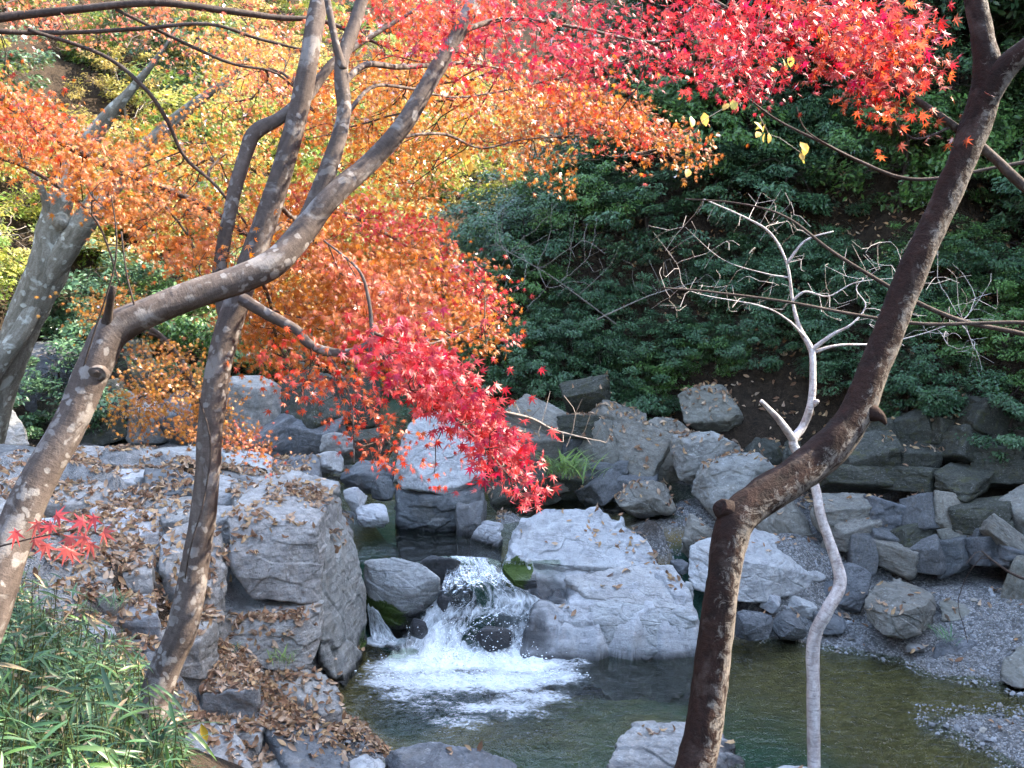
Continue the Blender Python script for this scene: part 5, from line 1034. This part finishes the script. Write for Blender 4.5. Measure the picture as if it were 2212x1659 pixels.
# yellow-leaved twigs
def yellow_twig(label, base, spots, seed):
    rs = np.random.default_rng(seed); e = empty('yellow_leaved_twig', base[0]); tag(e, label, 'twig'); T = np.array([D(*s) for s in spots]); Cn = cat(base, 20); bag, tips, td = twigs(Cn, T, rs, .0016, .05, .05); obj('stem', bag.mesh('stem', M['twig_grey']), e, -np.array(e.location)); L = np.array(e.location)
    for t in tips:
        for k in range(rs.integers(2, 5)):
            c = PYG[0] * [1, 1.05, 1.2] if rs.random() < .7 else np.array([.72, .62, .12]); o = obj('leaf', mesh('leaf', OV * [1.5, 1, 1], OF, M['maple_leaf'], np.tile(c, (len(OV), 1))), e)
            o.matrix_basis = mat4(frames(unit(rs.normal(size=(1, 3)) + [0, -1, .3]), np.array([[rs.normal() * .5, 0, -1.]]))[0], rs.uniform(.05, .08), t + rs.normal(size=3) * .03 - L)
yellow_twig('twig with pale yellow oval leaves hanging below the orange crown', [D(1150,60,6.), D(1180,160,6.), D(1200,230,6.)], [(x, y, 6. + .2 * math.sin(x)) for x, y in [(1160,220),(1200,260),(1240,310),(1180,290),(1010,340),(1020,370),(840,440),(1225,200),(1130,250)]], 1)
yellow_twig('twig with yellow oval leaves left of the slanting red bough', [D(1560,150,6.2), D(1600,220,6.2), D(1640,250,6.2)], [(x, y, 6.2 + .15 * math.sin(x)) for x, y in [(1600,230),(1640,280),(1660,290),(1730,330),(1520,260),(1480,350),(1690,140)]], 2)
# ------------------------------------------------------------------ bamboo grass, tufts, ferns
def blade():
    a = np.linspace(0, 1, 6); wv = np.array([.25, .9, 1, .85, .5, 0]) * .055; V = []
    for t, b in zip(a, wv): V += [[-b, t, -.35 * t * t + .3 * b], [0, t, -.35 * t * t], [b, t, -.35 * t * t + .3 * b]]
    F = [[i * 3 + j, i * 3 + j + 1, i * 3 + j + 4, i * 3 + j + 3] for i in range(5) for j in range(2)]; return np.array(V), np.array(F)
BV, BF = blade()
BG = pal((.05, .14, .05), (.07, .18, .06), (.04, .12, .05), (.11, .24, .06), (.08, .19, .08))
P, N_, Fw, S, Cc = [], [], [], [], []; stems = Bag(); npl = 0; bi = 0; rs = np.random.default_rng(77); bc = np.c_[rs.uniform(-2.9, -.75, 6000), rs.uniform(2.4, 5.6, 6000)]; bc = np.c_[bc, height(bc)]
while npl < 720 and bi < 6000:
    x, y, z = bc[bi]; bi += 1; hgt = rs.uniform(.3, .68); top = np.array([x + rs.normal() * .1 + .06, y + rs.normal() * .1, z + hgt]); X, Y, f = proj(top)
    if not (-150 < X < np.interp(Y, [1180, 1250, 1400, 1550, 1700], [-20, 190, 300, 380, 420])) or Y < 1215: 
        npl += .02; continue
    npl += 1; b = np.array([x, y, z]); V, F, bk, C, rr = tube([b, (b + top) / 2 + rs.normal(size=3) * .02, top], [.003, .0025, .0015], 4, 2, 0, 0, False); stems.add(V, F, np.array([.10, .12, .04]))
    m = rs.integers(9, 17); t = rs.uniform(.3, 1, m)[:, None]; an = rs.uniform(0, 6.28, m)
    fw = np.c_[np.cos(an) + .35, np.sin(an), rs.uniform(-.35, .5, m)]; P.append(b + (top - b) * t + rs.normal(size=(m, 3)) * .02); Fw.append(fw); N_.append(np.c_[rs.normal(size=(m, 2)) * .5, np.ones(m)]); S.append(rs.uniform(.07, .14, m))
    cl = BG[rs.integers(5, size=m)] * rs.uniform(.5, 1.05, (m, 1)); dry = rs.random(m) < .09; cl[dry] = [.38, .28, .16]; Cc.append(cl)
P, N_, Fw, S, Cc = map(np.concatenate, (P, N_, Fw, S, Cc)); V, F, C = scatter(BV, BF, P, frames(N_, Fw), S, Cc); stems.add(V, F, C)
tag(obj('bamboo_grass', stems.mesh('bamboo_grass', M['grass_leaf'])), 'dense dwarf bamboo grass in the bottom left corner', 'grass', kind='stuff')
def tuft(name, label, p, n, ln, cols, seed, lean=.5, cat='plant', sp=.08):
    rs = np.random.default_rng(seed); P = p + np.c_[rs.normal(size=(n, 2)) * sp, np.zeros(n)]; an = rs.uniform(0, 6.28, n); fw = np.c_[np.cos(an) * lean, np.sin(an) * lean, rs.uniform(.4, 1.2, n)]
    V, F, C = scatter(BV * [.55, 1, 1.3], BF, P - p, frames(np.c_[np.cos(an), np.sin(an), np.full(n, .6)] * [-1, -1, 1], fw), ln * rs.uniform(.6, 1.2, n), cols[rs.integers(len(cols), size=n)]); tag(obj(name, mesh(name, V, F, M['grass_leaf'], C), None, p), label, cat)
GR = pal((.16, .28, .04), (.22, .34, .06), (.12, .22, .04))
tuft('grass_tuft', 'bright green grass tuft at the foot of the damp rock face', D(1225, 1025, 15.55), 110, .42, GR, 1, .6, sp=.2)
for i, (X, Y, yy, lb_, nn_, l_) in enumerate([(2050,1385,12.2,'small fern growing on the low blue-grey rock',26,.22),(610,1430,10.8,'green herb tuft under the second ledge step',34,.2),(480,1420,10.6,'green herb tuft beside the spotted trunk on the ledge',34,.18),(660,1110,12.3,'small grass tuft on the back edge of the ledge',22,.2),(2170,1150,14.,'thin grass tuft in a crack of the right outcrop',24,.3),(1860,1130,14.4,'thin grass tuft at the left of the right outcrop',18,.25),(240,1310,9.2,'herb tuft in the leaves left of the spotted trunk',30,.16)]):
    q = D(X, Y, yy); p_, n_, _ = down(q[0], q[1]); tuft('fern' if 'fern' in lb_ else 'grass_tuft', lb_, q, nn_, l_, GR if i % 2 else BG * 1.6, 10 + i, .9)
